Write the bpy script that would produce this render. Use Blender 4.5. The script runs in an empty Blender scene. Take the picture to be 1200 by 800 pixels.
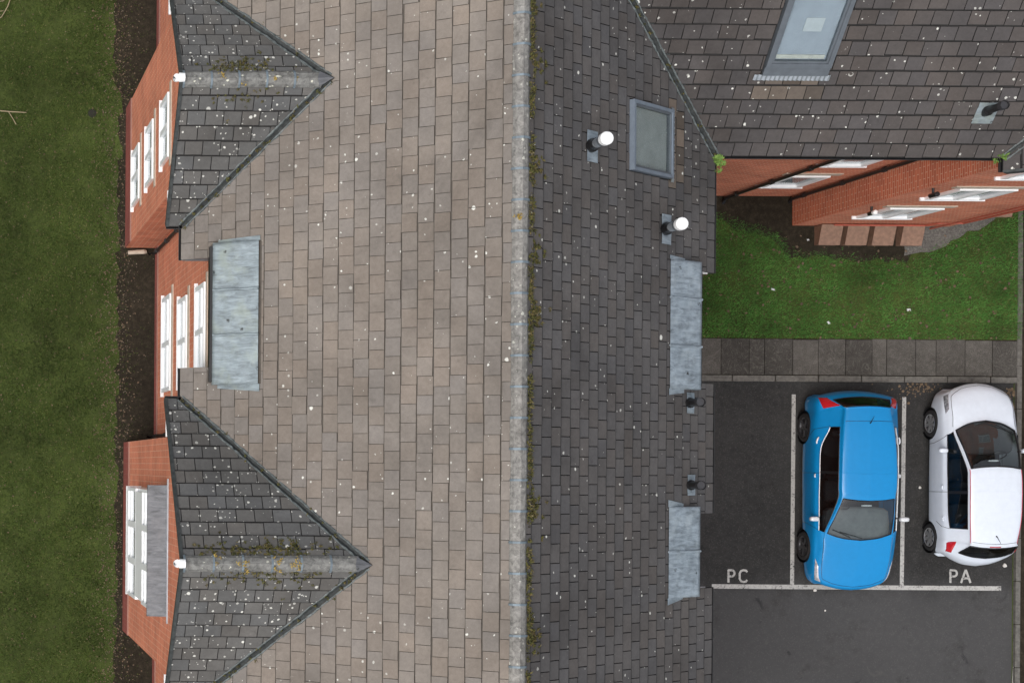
import bpy, bmesh, math, random
import numpy as np
from mathutils import Vector, Matrix
random.seed(7); RNG = np.random.default_rng(7)
R = math.radians
S = bpy.context.scene
COL = S.collection

# ------------------------------------------------------------------ camera
CAMH, F, VX, VY, ROLL = 40.0, 2200.0, -56.0, 543.0, R(0.4)   # drone 40 m up, straight down, cropped frame
cam = bpy.data.cameras.new('camera'); camo = bpy.data.objects.new('camera', cam); COL.objects.link(camo)
camo.location = (0, 0, CAMH); camo.rotation_euler = (0, 0, ROLL)
cam.sensor_width = 36; cam.lens = F / 1200 * 36
cam.shift_x = (600 - VX) / 1200; cam.shift_y = (VY - 400) / 1200
cam.clip_end = 500; cam.clip_start = 1
S.camera = camo
# ------------------------------------------------------------------ light: overcast, brighter towards the south-west
SUN_EL, SUN_AZ = 64.0, 238.0       # degrees, azimuth clockwise from +Y
w = bpy.data.worlds.new('World'); S.world = w; w.use_nodes = True
nt = w.node_tree
sky = nt.nodes.new('ShaderNodeTexSky'); sky.sky_type = 'NISHITA'; sky.sun_disc = False
sky.sun_elevation = R(SUN_EL); sky.sun_rotation = R(SUN_AZ)
sky.air_density = 1.0; sky.dust_density = 6.0; sky.ozone_density = 1.0
hs = nt.nodes.new('ShaderNodeHueSaturation'); hs.inputs['Saturation'].default_value = 0.35
nt.links.new(sky.outputs[0], hs.inputs['Color'])
bg = nt.nodes['Background']; nt.links.new(hs.outputs[0], bg.inputs[0]); bg.inputs[1].default_value = 0.15
sl = bpy.data.lights.new('sun', 'SUN'); sl.energy = 0.55; sl.angle = R(40); sl.color = (1, .975, .94)
so = bpy.data.objects.new('sun', sl); COL.objects.link(so)
az = R(SUN_AZ); el = R(SUN_EL)
sd = Vector((math.sin(az) * math.cos(el), math.cos(az) * math.cos(el), math.sin(el)))
so.rotation_euler = sd.to_track_quat('Z', 'Y').to_euler(); so.location = (0, 0, 60)
S.view_settings.view_transform = 'Standard'; S.view_settings.look = 'None'
S.view_settings.gamma = 1; S.view_settings.exposure = 0.36
S.render.engine = 'CYCLES'
S.render.resolution_x, S.render.resolution_y = 1024, 682

# ------------------------------------------------------------------ pixel to world
CR, SR = math.cos(ROLL), math.sin(ROLL)
def P(px, py, z=0.0):
    dx, dy = px - VX, VY - py
    k = (CAMH - z) / F
    return Vector(((dx * CR - dy * SR) * k, (dx * SR + dy * CR) * k, z))
def hit(px, py, O, N):
    o = Vector((0, 0, CAMH)); d = P(px, py, 0) - o
    return o + d * ((Vector(O) - o).dot(N) / d.dot(N))

# ------------------------------------------------------------------ materials
MATS = {}
class NT:
    def __init__(s, name):
        s.m = bpy.data.materials.new(name); s.m.use_nodes = True; s.t = s.m.node_tree
        s.b = s.t.nodes['Principled BSDF']; MATS[name] = s.m
    def n(s, typ, **kw):
        x = s.t.nodes.new(typ)
        for k, v in kw.items(): setattr(x, k, v)
        return x
    def l(s, a, b): s.t.links.new(a, b)
    def set(s, **kw):
        for k, v in kw.items():
            k = k.replace('_', ' ')
            s.b.inputs[k].default_value = v
    def pos(s): return s.n('ShaderNodeNewGeometry').outputs['Position']
    def noise(s, scale, detail=4, rough=.6, vec=None, dist=0):
        x = s.n('ShaderNodeTexNoise'); x.inputs['Scale'].default_value = scale
        x.inputs['Detail'].default_value = detail; x.inputs['Roughness'].default_value = rough
        x.inputs['Distortion'].default_value = dist
        s.l(vec if vec is not None else s.pos(), x.inputs['Vector']); return x.outputs['Fac']
    def ramp(s, fac, stops):
        x = s.n('ShaderNodeValToRGB'); r = x.color_ramp
        while len(r.elements) < len(stops): r.elements.new(.5)
        for e, (p, c) in zip(r.elements, stops):
            e.position = p; e.color = (*c, 1) if len(c) == 3 else c
        s.l(fac, x.inputs[0]); return x.outputs[0]
    def mix(s, fac, a, b, mode='MIX'):
        x = s.n('ShaderNodeMix', data_type='RGBA', blend_type=mode)
        for sock, v in ((x.inputs[0], fac), (x.inputs[6], a), (x.inputs[7], b)):
            if isinstance(v, bpy.types.NodeSocket): s.l(v, sock)
            elif isinstance(v, (int, float)): sock.default_value = v
            else: sock.default_value = (*v, 1)
        return x.outputs[2]
    def math(s, op, a, b=None, c=None):
        x = s.n('ShaderNodeMath', operation=op)
        for i, v in enumerate((a, b, c)):
            if v is None: continue
            if isinstance(v, bpy.types.NodeSocket): s.l(v, x.inputs[i])
            else: x.inputs[i].default_value = v
        return x.outputs[0]
    def mr(s, v, a, b, c=0., d=1., smooth=True):
        x = s.n('ShaderNodeMapRange'); x.interpolation_type = 'SMOOTHSTEP' if smooth else 'LINEAR'
        s.l(v, x.inputs[0])
        for i, q in enumerate((a, b, c, d)): x.inputs[i + 1].default_value = q
        return x.outputs[0]
    def col(s, c): s.l(c, s.b.inputs['Base Color'])
    def bump(s, h, strength=.3, dist=.01):
        x = s.n('ShaderNodeBump'); x.inputs['Strength'].default_value = strength
        x.inputs['Distance'].default_value = dist
        s.l(h, x.inputs['Height']); s.l(x.outputs[0], s.b.inputs['Normal'])

def sc(c, k): return tuple(min(1, x * k) for x in c)
def mat_plain(name, c, rough=.6, metal=0., var=.18, scale=8, spec=.5):
    m = NT(name); m.set(Roughness=rough, Metallic=metal); m.b.inputs['Specular IOR Level'].default_value = spec
    f = m.noise(scale, 5)
    m.col(m.ramp(f, [(.3, sc(c, 1 - var)), (.7, sc(c, 1 + var))])); return m

def mat_tile(name, c, dens, lich=(.62, .62, .57), moss=0., var=.16, mott=0.):
    m = NT(name); m.set(Roughness=.86); m.b.inputs['Specular IOR Level'].default_value = .25
    p = m.pos()
    at = m.n('ShaderNodeAttribute', attribute_name='tint').outputs['Fac']
    oi = m.n('ShaderNodeObjectInfo').outputs['Random']
    t = m.math('FRACT', m.math('ADD', at, oi))
    k = m.mr(t, 0, 1, 1 - var, 1 + var, False)
    n1 = m.noise(1.1, 4, .6); n2 = m.noise(16, 6, .7); n3 = m.noise(70, 3, .6)
    base = m.ramp(n2, [(.3, sc(c, .80)), (.7, sc(c, 1.17))])
    t2 = m.math('FRACT', m.math('MULTIPLY', t, 7.31))
    warm = (c[0] * 1.12, c[1] * .98, c[2] * .86); cool = (c[0] * .9, c[1] * .98, c[2] * 1.1)
    base = m.mix(.35, base, m.ramp(t2, [(0, warm), (.5, c), (1, cool)]))
    base = m.mix(1., base, m.ramp(n1, [(.3, (.82,) * 3), (.7, (1.16,) * 3)]), 'MULTIPLY')
    base = m.mix(m.mr(n3, .25, .75, 0, .35), base, sc(c, .72))
    vm = m.n('ShaderNodeVectorMath', operation='SCALE'); m.l(base, vm.inputs[0]); m.l(k, vm.inputs['Scale'])
    base = vm.outputs[0]
    if mott:
        base = m.mix(mott, base, m.ramp(m.noise(11, 5, .75, None, .7), [(.34, sc(c, .42)), (.5, c), (.64, sc(c, 1.5))]))
    # broad staining and run-off streaks
    st_ = m.noise(.35, 5, .7, None, .8); base = m.mix(1., base, m.ramp(st_, [(.32, (.80, .79, .78)), (.5, (1, 1, 1)), (.68, (1.12, 1.11, 1.09))]), 'MULTIPLY')
    # grime patches
    g = m.mr(m.noise(3.3, 6, .75), .58, .72); base = m.mix(m.math('MULTIPLY', g, .38), base, sc(c, .45))
    # pale lichen spots
    wv = m.n('ShaderNodeTexNoise'); wv.inputs['Scale'].default_value = 30; m.l(p, wv.inputs['Vector'])
    va = m.n('ShaderNodeVectorMath', operation='MULTIPLY_ADD'); m.l(wv.outputs['Color'], va.inputs[0])
    va.inputs[1].default_value = (.03,) * 3; m.l(p, va.inputs[2])
    for scale, rr, dd in ((4.2, .16, dens * .6), (7.5, .19, dens * 1.0), (13., .23, dens * 1.2)):
        vo = m.n('ShaderNodeTexVoronoi'); vo.inputs['Scale'].default_value = scale; m.l(va.outputs[0], vo.inputs['Vector'])
        sep = m.n('ShaderNodeSeparateColor'); m.l(vo.outputs['Color'], sep.inputs[0])
        big = m.mr(m.noise(1.9, 3, .6), .38, .68, dd * .12, dd * 2.4)
        on = m.math('LESS_THAN', sep.outputs[0], big)
        rad = m.math('MULTIPLY', m.math('ADD', m.math('POWER', sep.outputs[1], 2.), .42), rr * .95)
        d = m.math('SUBTRACT', rad, vo.outputs['Distance'])
        sp = m.math('MULTIPLY', m.mr(d, 0, .05), on)
        base = m.mix(m.math('MULTIPLY', sp, m.mr(sep.outputs[2], 0, 1, .45, 1.)), base, lich)
    if moss:
        mm = m.mr(m.noise(5, 6, .7), .66 - moss, .74 - moss); base = m.mix(mm, base, (.05, .055, .02))
    m.col(base); m.bump(n2, .35, .006); return m
mat_tile('tile_west', (.196, .173, .152), .11, lich=(.6, .6, .55), var=.045)
mat_tile('tile_east', (.096, .091, .090), .09, var=.09)
mat_tile('tile_wing', (.076, .069, .067), .2, var=.10)
mat_tile('tile_bay', (.112, .111, .108), .6, var=.09)
mat_tile('tile_stained', (.128, .106, .088), .15, var=.32)
mat_tile('ridge', (.215, .208, .195), .45, lich=(.5, .5, .44), var=.16, mott=.75)
mat_tile('ridge_bay', (.17, .17, .162), .7, lich=(.6, .6, .5), var=.14, mott=.8)
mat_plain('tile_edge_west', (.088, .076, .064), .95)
mat_plain('frame_pale', (.20, .24, .29), .35, .25, var=.1)
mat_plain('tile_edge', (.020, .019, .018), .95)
mat_plain('deck', (.022, .021, .021), .95)
mat_plain('union', (.16, .20, .23), .55, .2)
mat_plain('black_pvc', (.012, .012, .013), .38, var=.3)
mat_plain('valley', (.035, .04, .04), .6, var=.5, scale=12)
mat_plain('valley_edge', (.10, .115, .115), .6, var=.5, scale=14)
mat_plain('upvc', (.80, .81, .82), .3, var=.03)
mat_plain('stone', (.42, .36, .29), .85, var=.15)
mat_plain('soffit', (.62, .58, .47), .7, var=.08)
mat_plain('white_cap', (.85, .86, .86), .4, var=.03)
mat_plain('zinc', (.42, .46, .50), .4, .6)
mat_plain('frame_grey', (.12, .137, .155), .35, .25, var=.12)
mat_plain('meter_brown', (.21, .125, .085), .7, var=.25, scale=14)
mat_plain('red_pipe', (.34, .08, .05), .6)
mat_plain('kerb', (.105, .10, .09), .9, var=.35, scale=14)
mat_plain('bark', (.30, .25, .16), .8)
mat_plain('leaf_litter', (.105, .072, .044), .8, var=.6, scale=9)
mat_plain('chip_pale', (.17, .145, .105), .85, var=.5, scale=9)
mat_plain('dark_hole', (.015, .014, .012), .9)
mat_plain('paper', (.60, .63, .64), .7, var=.05)
mat_plain('pebble', (.55, .53, .5), .8)

def mat_lead(name, c, g):
    m = NT(name); m.set(Roughness=.55, Metallic=.25)
    p = m.pos(); mp = m.n('ShaderNodeMapping'); mp.inputs['Scale'].default_value = (2.0, 9, 2.0); m.l(p, mp.inputs[0])
    f = m.noise(1.7, 7, .7, mp.outputs[0], .6); f2 = m.noise(3, 5, .6)
    a = m.ramp(f, [(.3, sc(c, .5)), (.5, c), (.66, sc(c, 1.4))])
    a = m.mix(m.mr(f2, .45, .75, 0, .65), a, g)
    vo = m.n('ShaderNodeTexVoronoi'); vo.inputs['Scale'].default_value = 4.5; m.l(p, vo.inputs['Vector']); se = m.n('ShaderNodeSeparateColor'); m.l(vo.outputs['Color'], se.inputs[0])
    dk = m.math('MULTIPLY', m.mr(vo.outputs['Distance'], .08, .2, 1, 0), m.math('LESS_THAN', se.outputs[0], .3)); a = m.mix(m.math('MULTIPLY', dk, m.mr(m.noise(30, 3), .35, .6)), a, (.03, .032, .03)); m.col(a)
    m.bump(m.noise(9, 4), .25, .02); return m
mat_lead('lead_green', (.21, .25, .27), (.27, .31, .27)); mat_lead('lead_grey', (.26, .31, .355), (.40, .46, .50))
mat_lead('lead_dark', (.11, .115, .125), (.15, .15, .16))

def mat_brick(name, c1, c2, mortar):
    m = NT(name); m.set(Roughness=.88); m.b.inputs['Specular IOR Level'].default_value = .2
    uv = m.n('ShaderNodeTexCoord').outputs['UV']
    b = m.n('ShaderNodeTexBrick'); b.inputs['Scale'].default_value = 1
    b.inputs['Brick Width'].default_value = .225; b.inputs['Row Height'].default_value = .075
    b.inputs['Mortar Size'].default_value = .0075; b.inputs['Mortar Smooth'].default_value = .2; b.inputs['Bias'].default_value = 0
    for k, v in (('Color1', c1), ('Color2', c2), ('Mortar', mortar)): b.inputs[k].default_value = (*v, 1)
    m.l(uv, b.inputs['Vector'])
    col = m.mix(1., b.outputs['Color'], m.ramp(m.noise(1.3, 5), [(.3, (.8, .8, .8)), (.7, (1.15, 1.12, 1.1))]), 'MULTIPLY')
    col = m.mix(m.mr(m.noise(22, 4), .5, .8, 0, .35), col, sc(c1, .6))
    m.col(col); inv = m.math('SUBTRACT', 1, b.outputs['Fac']); m.bump(inv, .6, .008); return m
mat_brick('brick', (.60, .188, .102), (.44, .122, .066), (.62, .42, .31))
mat_brick('brick_plinth', (.27, .062, .050), (.22, .05, .042), (.26, .15, .12))

def mat_ground(name, stops, scale, rough=.95, extra=None, bs=.5, fine=60, fa=.4):
    m = NT(name); m.set(Roughness=rough); m.b.inputs['Specular IOR Level'].default_value = .15
    f = m.noise(scale, 8, .72); big = m.noise(.45, 3, .5)
    c = m.ramp(f, stops)
    c = m.mix(1., c, m.ramp(big, [(.3, (.72,) * 3), (.7, (1.3,) * 3)]), 'MULTIPLY')
    ff = m.noise(fine, 3, .6)
    c = m.mix(1., c, m.ramp(ff, [(.3, (1 - fa,) * 3), (.7, (1 + fa,) * 3)]), 'MULTIPLY')
    if extra: c = extra(m, c)
    m.col(c); m.bump(f, bs, .03); return m
mat_ground('lawn', [(.25, (.026, .030, .012)), (.45, (.040, .055, .015)), (.62, (.052, .072, .018)), (.8, (.075, .074, .032))], 5)
mat_ground('soil', [(.25, (.012, .010, .007)), (.5, (.023, .019, .013)), (.8, (.052, .043, .030))], 9)
mat_ground('gravel', [(.25, (.05, .047, .043)), (.5, (.12, .115, .105)), (.8, (.26, .25, .23))], 26, fine=90)
def tar_extra(m, c):
    sp = m.n('ShaderNodeSeparateXYZ'); m.l(m.pos(), sp.inputs[0])
    worn = m.mr(m.math('ADD', sp.outputs[1], m.math('MULTIPLY', m.noise(1.2, 4), 1.2)), -2.2, -1.6, 1, 0)
    c = m.mix(m.math('MULTIPLY', worn, .5), c, (.078, .078, .080))
    d = m.mr(m.noise(.9, 6, .7), .52, .72); c = m.mix(m.math('MULTIPLY', d, .5), c, (.017, .016, .014))
    oil = m.mr(m.noise(1.7, 5, .65, None, .5), .62, .72); c = m.mix(m.math('MULTIPLY', oil, .55), c, (.013, .013, .014))
    dust = m.mr(m.noise(2.3, 7, .75, None, 1.), .58, .75); c = m.mix(m.math('MULTIPLY', dust, .3), c, (.11, .105, .095))
    vo = m.n('ShaderNodeTexVoronoi'); vo.inputs['Scale'].default_value = 55; m.l(m.pos(), vo.inputs['Vector'])
    se = m.n('ShaderNodeSeparateColor'); m.l(vo.outputs['Color'], se.inputs[0])
    return m.mix(m.math('MULTIPLY', m.math('LESS_THAN', se.outputs[0], .10), .18), c, (.12, .115, .11))
mat_ground('tarmac', [(.25, (.026, .026, .026)), (.55, (.037, .0365, .036)), (.8, (.052, .051, .050))], 7, extra=tar_extra, bs=.12, fa=.18)
def slab_extra(m, c):
    oi = m.n('ShaderNodeObjectInfo').outputs['Random']
    vm = m.n('ShaderNodeVectorMath', operation='SCALE'); m.l(c, vm.inputs[0]); m.l(m.mr(oi, 0, 1, .8, 1.2, False), vm.inputs['Scale'])
    nn = m.noise(2.6, 3, .55, None, 1.3); ring = m.math('ABSOLUTE', m.math('SUBTRACT', m.math('FRACT', m.math('MULTIPLY', nn, 7.)), .5))
    return m.mix(m.mr(ring, .38, .5, 0, .33), vm.outputs[0], (.17, .16, .145))
mat_ground('slab', [(.25, (.050, .046, .042)), (.55, (.074, .070, .063)), (.8, (.10, .096, .088))], 6, extra=slab_extra, bs=.2)
m = NT('paint_line'); m.set(Roughness=.8)
f = m.math('ADD', m.math('MULTIPLY', m.noise(24, 6, .75), .7), m.math('MULTIPLY', m.noise(4, 4, .6), .3))
m.col(m.ramp(f, [(.38, (.05, .05, .05)), (.47, (.34, .335, .32)), (.7, (.46, .45, .435))]))
m = NT('moss'); m.set(Roughness=1.); m.col(m.ramp(m.noise(14, 4), [(.3, (.03, .034, .010)), (.48, (.085, .085, .022)), (.6, (.13, .095, .035)), (.74, (.28, .28, .2))]))
m = NT('moss_yellow'); m.set(Roughness=1.); m.col(m.ramp(m.noise(30, 4), [(.3, (.30, .19, .03)), (.7, (.44, .33, .09))]))
m = NT('fern'); m.set(Roughness=.8); m.col(m.ramp(m.noise(20, 3), [(.3, (.07, .14, .02)), (.7, (.16, .26, .05))]))
m = NT('grass_blade'); m.set(Roughness=.8); m.b.inputs['Specular IOR Level'].default_value = .2
at = m.n('ShaderNodeAttribute', attribute_name='tint').outputs['Fac']
gb = m.ramp(at, [(0, (.020, .038, .008)), (.5, (.046, .078, .015)), (.86, (.080, .108, .026)), (.93, (.14, .12, .055)), (1, (.20, .175, .10))])
m.col(m.mix(1., gb, m.ramp(m.noise(.6, 4), [(.36, (.5, .5, .46)), (.5, (.95, .95, .9)), (.66, (1.35, 1.3, 1.25))]), 'MULTIPLY'))
m = NT('grass_lush'); m.set(Roughness=.8); m.b.inputs['Specular IOR Level'].default_value = .2
at = m.n('ShaderNodeAttribute', attribute_name='tint').outputs['Fac']
gb = m.ramp(at, [(0, (.034, .11, .022)), (.5, (.066, .19, .038)), (.9, (.115, .25, .055)), (.96, (.15, .14, .06)), (1, (.22, .19, .10))])
m.col(m.mix(1., gb, m.ramp(m.noise(1.1, 4), [(.32, (.6, .6, .6)), (.68, (1.35, 1.35, 1.35))]), 'MULTIPLY'))

def mat_glass(name, tint, spec=1.5, rough=.02):
    m = NT(name); t = m.t; t.nodes.remove(m.b); out = [n for n in t.nodes if n.type == 'OUTPUT_MATERIAL'][0]
    tr = m.n('ShaderNodeBsdfTransparent'); tr.inputs[0].default_value = (*tint, 1)
    gl = m.n('ShaderNodeBsdfGlossy'); gl.inputs['Roughness'].default_value = rough
    fr = m.n('ShaderNodeFresnel'); bf = m.n('ShaderNodeNewGeometry').outputs['Backfacing']
    m.l(m.mr(bf, 0, 1, spec, 1 / spec, False), fr.inputs[0])
    mx = m.n('ShaderNodeMixShader'); m.l(fr.outputs[0], mx.inputs[0]); m.l(tr.outputs[0], mx.inputs[1]); m.l(gl.outputs[0], mx.inputs[2])
    m.l(mx.outputs[0], out.inputs[0])
mat_glass('glass', (.86, .89, .90)); mat_glass('glass_dark', (.34, .37, .38), 1.6); mat_glass('glass_screen', (.68, .74, .74), 1.95)
def mat_paint(name, c, rough=.25, var=.04):
    m = NT(name); m.set(Roughness=.5); m.b.inputs['Coat Weight'].default_value = .55; m.b.inputs['Coat Roughness'].default_value = .04; m.b.inputs['Specular IOR Level'].default_value = .25
    m.col(m.ramp(m.noise(9, 6, .7), [(.3, sc(c, 1 - var)), (.7, sc(c, 1 + var))]))
mat_paint('blue_paint', (.0005, .212, .51)); mat_paint('white_paint', (.60, .655, .73)); mat_paint('silver', (.6, .62, .64))
mat_plain('rubber', (.014, .014, .015), .8, var=.2); mat_plain('alloy', (.55, .56, .58), .3, .8, var=.1); mat_plain('alloy_dark', (.06, .06, .065), .4, .5)
mat_plain('trim_black', (.01, .01, .011), .35, var=.2); mat_plain('cabin', (.03, .03, .033), .8); mat_plain('dash', (.16, .17, .175), .8)
mat_plain('dash_dark', (.035, .037, .04), .8)
mat_plain('pink_line', (.45, .05, .09), .5); mat_plain('seat_cloth', (.05, .05, .055), .9); mat_plain('purple_cloth', (.10, .03, .09), .9)
m = NT('lamp_red'); m.set(Roughness=.15); m.b.inputs['Base Color'].default_value = (.42, .012, .02, 1); m.b.inputs['Coat Weight'].default_value = 1
m = NT('lamp_clear'); m.set(Roughness=.12, Metallic=.35); m.col(m.ramp(m.noise(18, 2), [(.35, (.42, .43, .46)), (.65, (.72, .74, .78))])); m.b.inputs['Coat Weight'].default_value = 1
m = NT('lamp_smoke'); m.set(Roughness=.12, Metallic=.3); m.col(m.ramp(m.noise(22, 2), [(.35, (.13, .14, .16)), (.65, (.42, .44, .48))])); m.b.inputs['Coat Weight'].default_value = 1
mat_plain('blind_grey', (.46, .47, .44), .9, var=.12, scale=3); mat_plain('blind_blue', (.40, .44, .49), .8, var=.12, scale=2)
mat_plain('net_curtain', (.74, .76, .78), .9, var=.06, scale=4); mat_plain('cream', (.62, .60, .52), .8); mat_plain('room_dark', (.04, .042, .045), .9)

# ------------------------------------------------------------------ mesh helpers
def link(o, parent=None, label=None, cat=None, group=None, kind=None):
    COL.objects.link(o)
    if parent is not None: o.parent = parent
    if label: o['label'] = label
    if cat: o['category'] = cat
    if group: o['group'] = group
    if kind: o['kind'] = kind
    return o
def empty(name, loc, label, cat, group=None, rz=0.):
    o = bpy.data.objects.new(name, None); o.location = loc; o.rotation_euler = (0, 0, rz); o.empty_display_size = .3
    return link(o, None, label, cat, group)
class MB:
    def __init__(s): s.v = []; s.f = []; s.uv = []; s.mi = []; s.t = []; s.hasuv = False
    def poly(s, pts, uv=None, mi=0, tint=0.):
        i = len(s.v); s.v += [tuple(p) for p in pts]; s.f.append(tuple(range(i, i + len(pts))))
        s.mi.append(mi); s.t.append(tint)
        if uv: s.hasuv = True; s.uv += list(uv)
        else: s.uv += [(0, 0)] * len(pts)
    def hexa(s, c, mi=0, tint=0.):   # 8 corners: bottom 4 then top 4, counter-clockwise
        for q in ((3, 2, 1, 0), (4, 5, 6, 7), (0, 1, 5, 4), (1, 2, 6, 5), (2, 3, 7, 6), (3, 0, 4, 7)):
            s.poly([c[j] for j in q], None, mi, tint)
    def box(s, a, b, mi=0, tint=0.):
        (x0, y0, z0), (x1, y1, z1) = a, b
        s.hexa([(x0, y0, z0), (x1, y0, z0), (x1, y1, z0), (x0, y1, z0), (x0, y0, z1), (x1, y0, z1), (x1, y1, z1), (x0, y1, z1)], mi, tint)
    def obox(s, O, U, V, N, u0, u1, v0, v1, n0, n1, mi=0):
        q = lambda u, v, n: O + U * u + V * v + N * n
        s.hexa([q(u0, v0, n0), q(u1, v0, n0), q(u1, v1, n0), q(u0, v1, n0), q(u0, v0, n1), q(u1, v0, n1), q(u1, v1, n1), q(u0, v1, n1)], mi)
    def tube(s, pts, r, n=10, mi=0, cap=True):
        pts = [Vector(p) for p in pts]; rs = r if isinstance(r, (list, tuple)) else [r] * len(pts)
        rings = []
        for i, p in enumerate(pts):
            d = (pts[min(i + 1, len(pts) - 1)] - pts[max(i - 1, 0)]).normalized()
            a = d.cross(Vector((0, 0, 1))) if abs(d.z) < .95 else d.cross(Vector((1, 0, 0)))
            a.normalize(); b = d.cross(a)
            rings.append([p + (a * math.cos(2 * math.pi * k / n) + b * math.sin(2 * math.pi * k / n)) * rs[i] for k in range(n)])
        for A, B in zip(rings, rings[1:]):
            for k in range(n): s.poly([A[k], A[(k + 1) % n], B[(k + 1) % n], B[k]], None, mi)
        if cap: s.poly(rings[0], None, mi); s.poly(rings[-1], None, mi)
    def mesh(s, name, mats, smooth=False, merge=False):
        me = bpy.data.meshes.new(name); me.from_pydata(s.v, [], s.f)
        for m in (mats if isinstance(mats, (list, tuple)) else [mats]): me.materials.append(MATS[m])
        me.polygons.foreach_set('material_index', s.mi)
        if s.hasuv:
            l = me.uv_layers.new(name='UVMap'); l.data.foreach_set('uv', np.array(s.uv, dtype=np.float32).ravel())
        if any(s.t):
            a = me.attributes.new('tint', 'FLOAT', 'FACE'); a.data.foreach_set('value', np.array(s.t, dtype=np.float32))
        if merge or not s.hasuv:
            bm = bmesh.new(); bm.from_mesh(me)
            if merge: bmesh.ops.remove_doubles(bm, verts=bm.verts, dist=1e-4)
            bmesh.ops.recalc_face_normals(bm, faces=bm.faces); bm.to_mesh(me); bm.free()
        if smooth: me.polygons.foreach_set('use_smooth', [True] * len(me.polygons))
        me.update(); return me
    def build(s, name, mats, parent=None, smooth=False, merge=False, **kw):
        o = bpy.data.objects.new(name, s.mesh(name, mats, smooth, merge)); return link(o, parent, **kw)

# 2D polygon clipping
def clip(poly, a, b):      # keep left of a->b
    out = []; n = len(poly)
    def sd_(p): return (b[0] - a[0]) * (p[1] - a[1]) - (b[1] - a[1]) * (p[0] - a[0])
    for i in range(n):
        p, q = poly[i], poly[(i + 1) % n]; dp, dq = sd_(p), sd_(q)
        if dp >= 0: out.append(p)
        if (dp > 0 and dq < 0) or (dp < 0 and dq > 0):
            t = dp / (dp - dq); out.append((p[0] + (q[0] - p[0]) * t, p[1] + (q[1] - p[1]) * t))
    return out
def area(p): return .5 * sum(p[i][0] * p[(i + 1) % len(p)][1] - p[(i + 1) % len(p)][0] * p[i][1] for i in range(len(p))) if len(p) > 2 else 0
def inter(poly, conv):
    for i in range(len(conv)):
        if len(poly) < 3: return []
        poly = clip(poly, conv[i], conv[(i + 1) % len(conv)])
    return poly if area(poly) > 1e-4 else []
def minus(polys, conv):
    out = []
    for p in polys:
        if not inter(p, conv): out.append(p); continue
        rest = p
        for i in range(len(conv)):
            a, b = conv[i], conv[(i + 1) % len(conv)]
            o = clip(rest, b, a)
            if area(o) > 2e-4: out.append(o)
            rest = clip(rest, a, b)
            if len(rest) < 3: break
    return out

# ------------------------------------------------------------------ building dimensions
ZE, ZR = 8.48, 12.58                       # eaves, ridge
XL, XR_ = 3.836, 12.74; XC = (XL + XR_) / 2; HALF = XC - XL
TP = (ZR - ZE) / HALF; PIT = math.atan(TP); CP, SP = math.cos(PIT), math.sin(PIT)
YB, YT = -7.0, 13.0                        # main block south and north ends
WY = 5.265                                 # wing eaves line
WX1 = 26.0
WALLW, WALLE = 4.31, 12.29                 # main wall planes
GAUGE, TW, GAP, HGAP, TAIL = .2785, .2905, .005, .026, .009
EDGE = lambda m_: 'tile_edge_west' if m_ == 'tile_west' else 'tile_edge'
bays = [dict(yc=6.10, hw=2.08, hwall=1.48, xf=3.67, xv=3.57), dict(yc=-1.52, hw=2.62, hwall=2.0, xf=3.67, xv=3.57)]
LEADS = {'W': [(1.33, 3.66)], 'E': [(1.30, 3.40), (-2.10, -.62)]}   # Y ranges of the lead covered dormer strips
NOT_D = .45                                # eaves cut back at those strips

main = empty('brick_building', (XC, 0, 0), 'long three storey brick block with brown tiled west slope, two gabled bays and grey ridge', 'building')
wing = empty('brick_building_wing', (18, 8, 0), 'brick wing with dark tiled roof and sloping skylight, standing square to the long block', 'building')
def loc(parent, o):      # keep world coordinates when parenting to a displaced empty
    o.matrix_parent_inverse = Matrix.Translation(parent.location).inverted(); return o
def B(mb, name, mats, parent, **kw): return loc(parent, mb.build(name, mats, parent, **kw))

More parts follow.
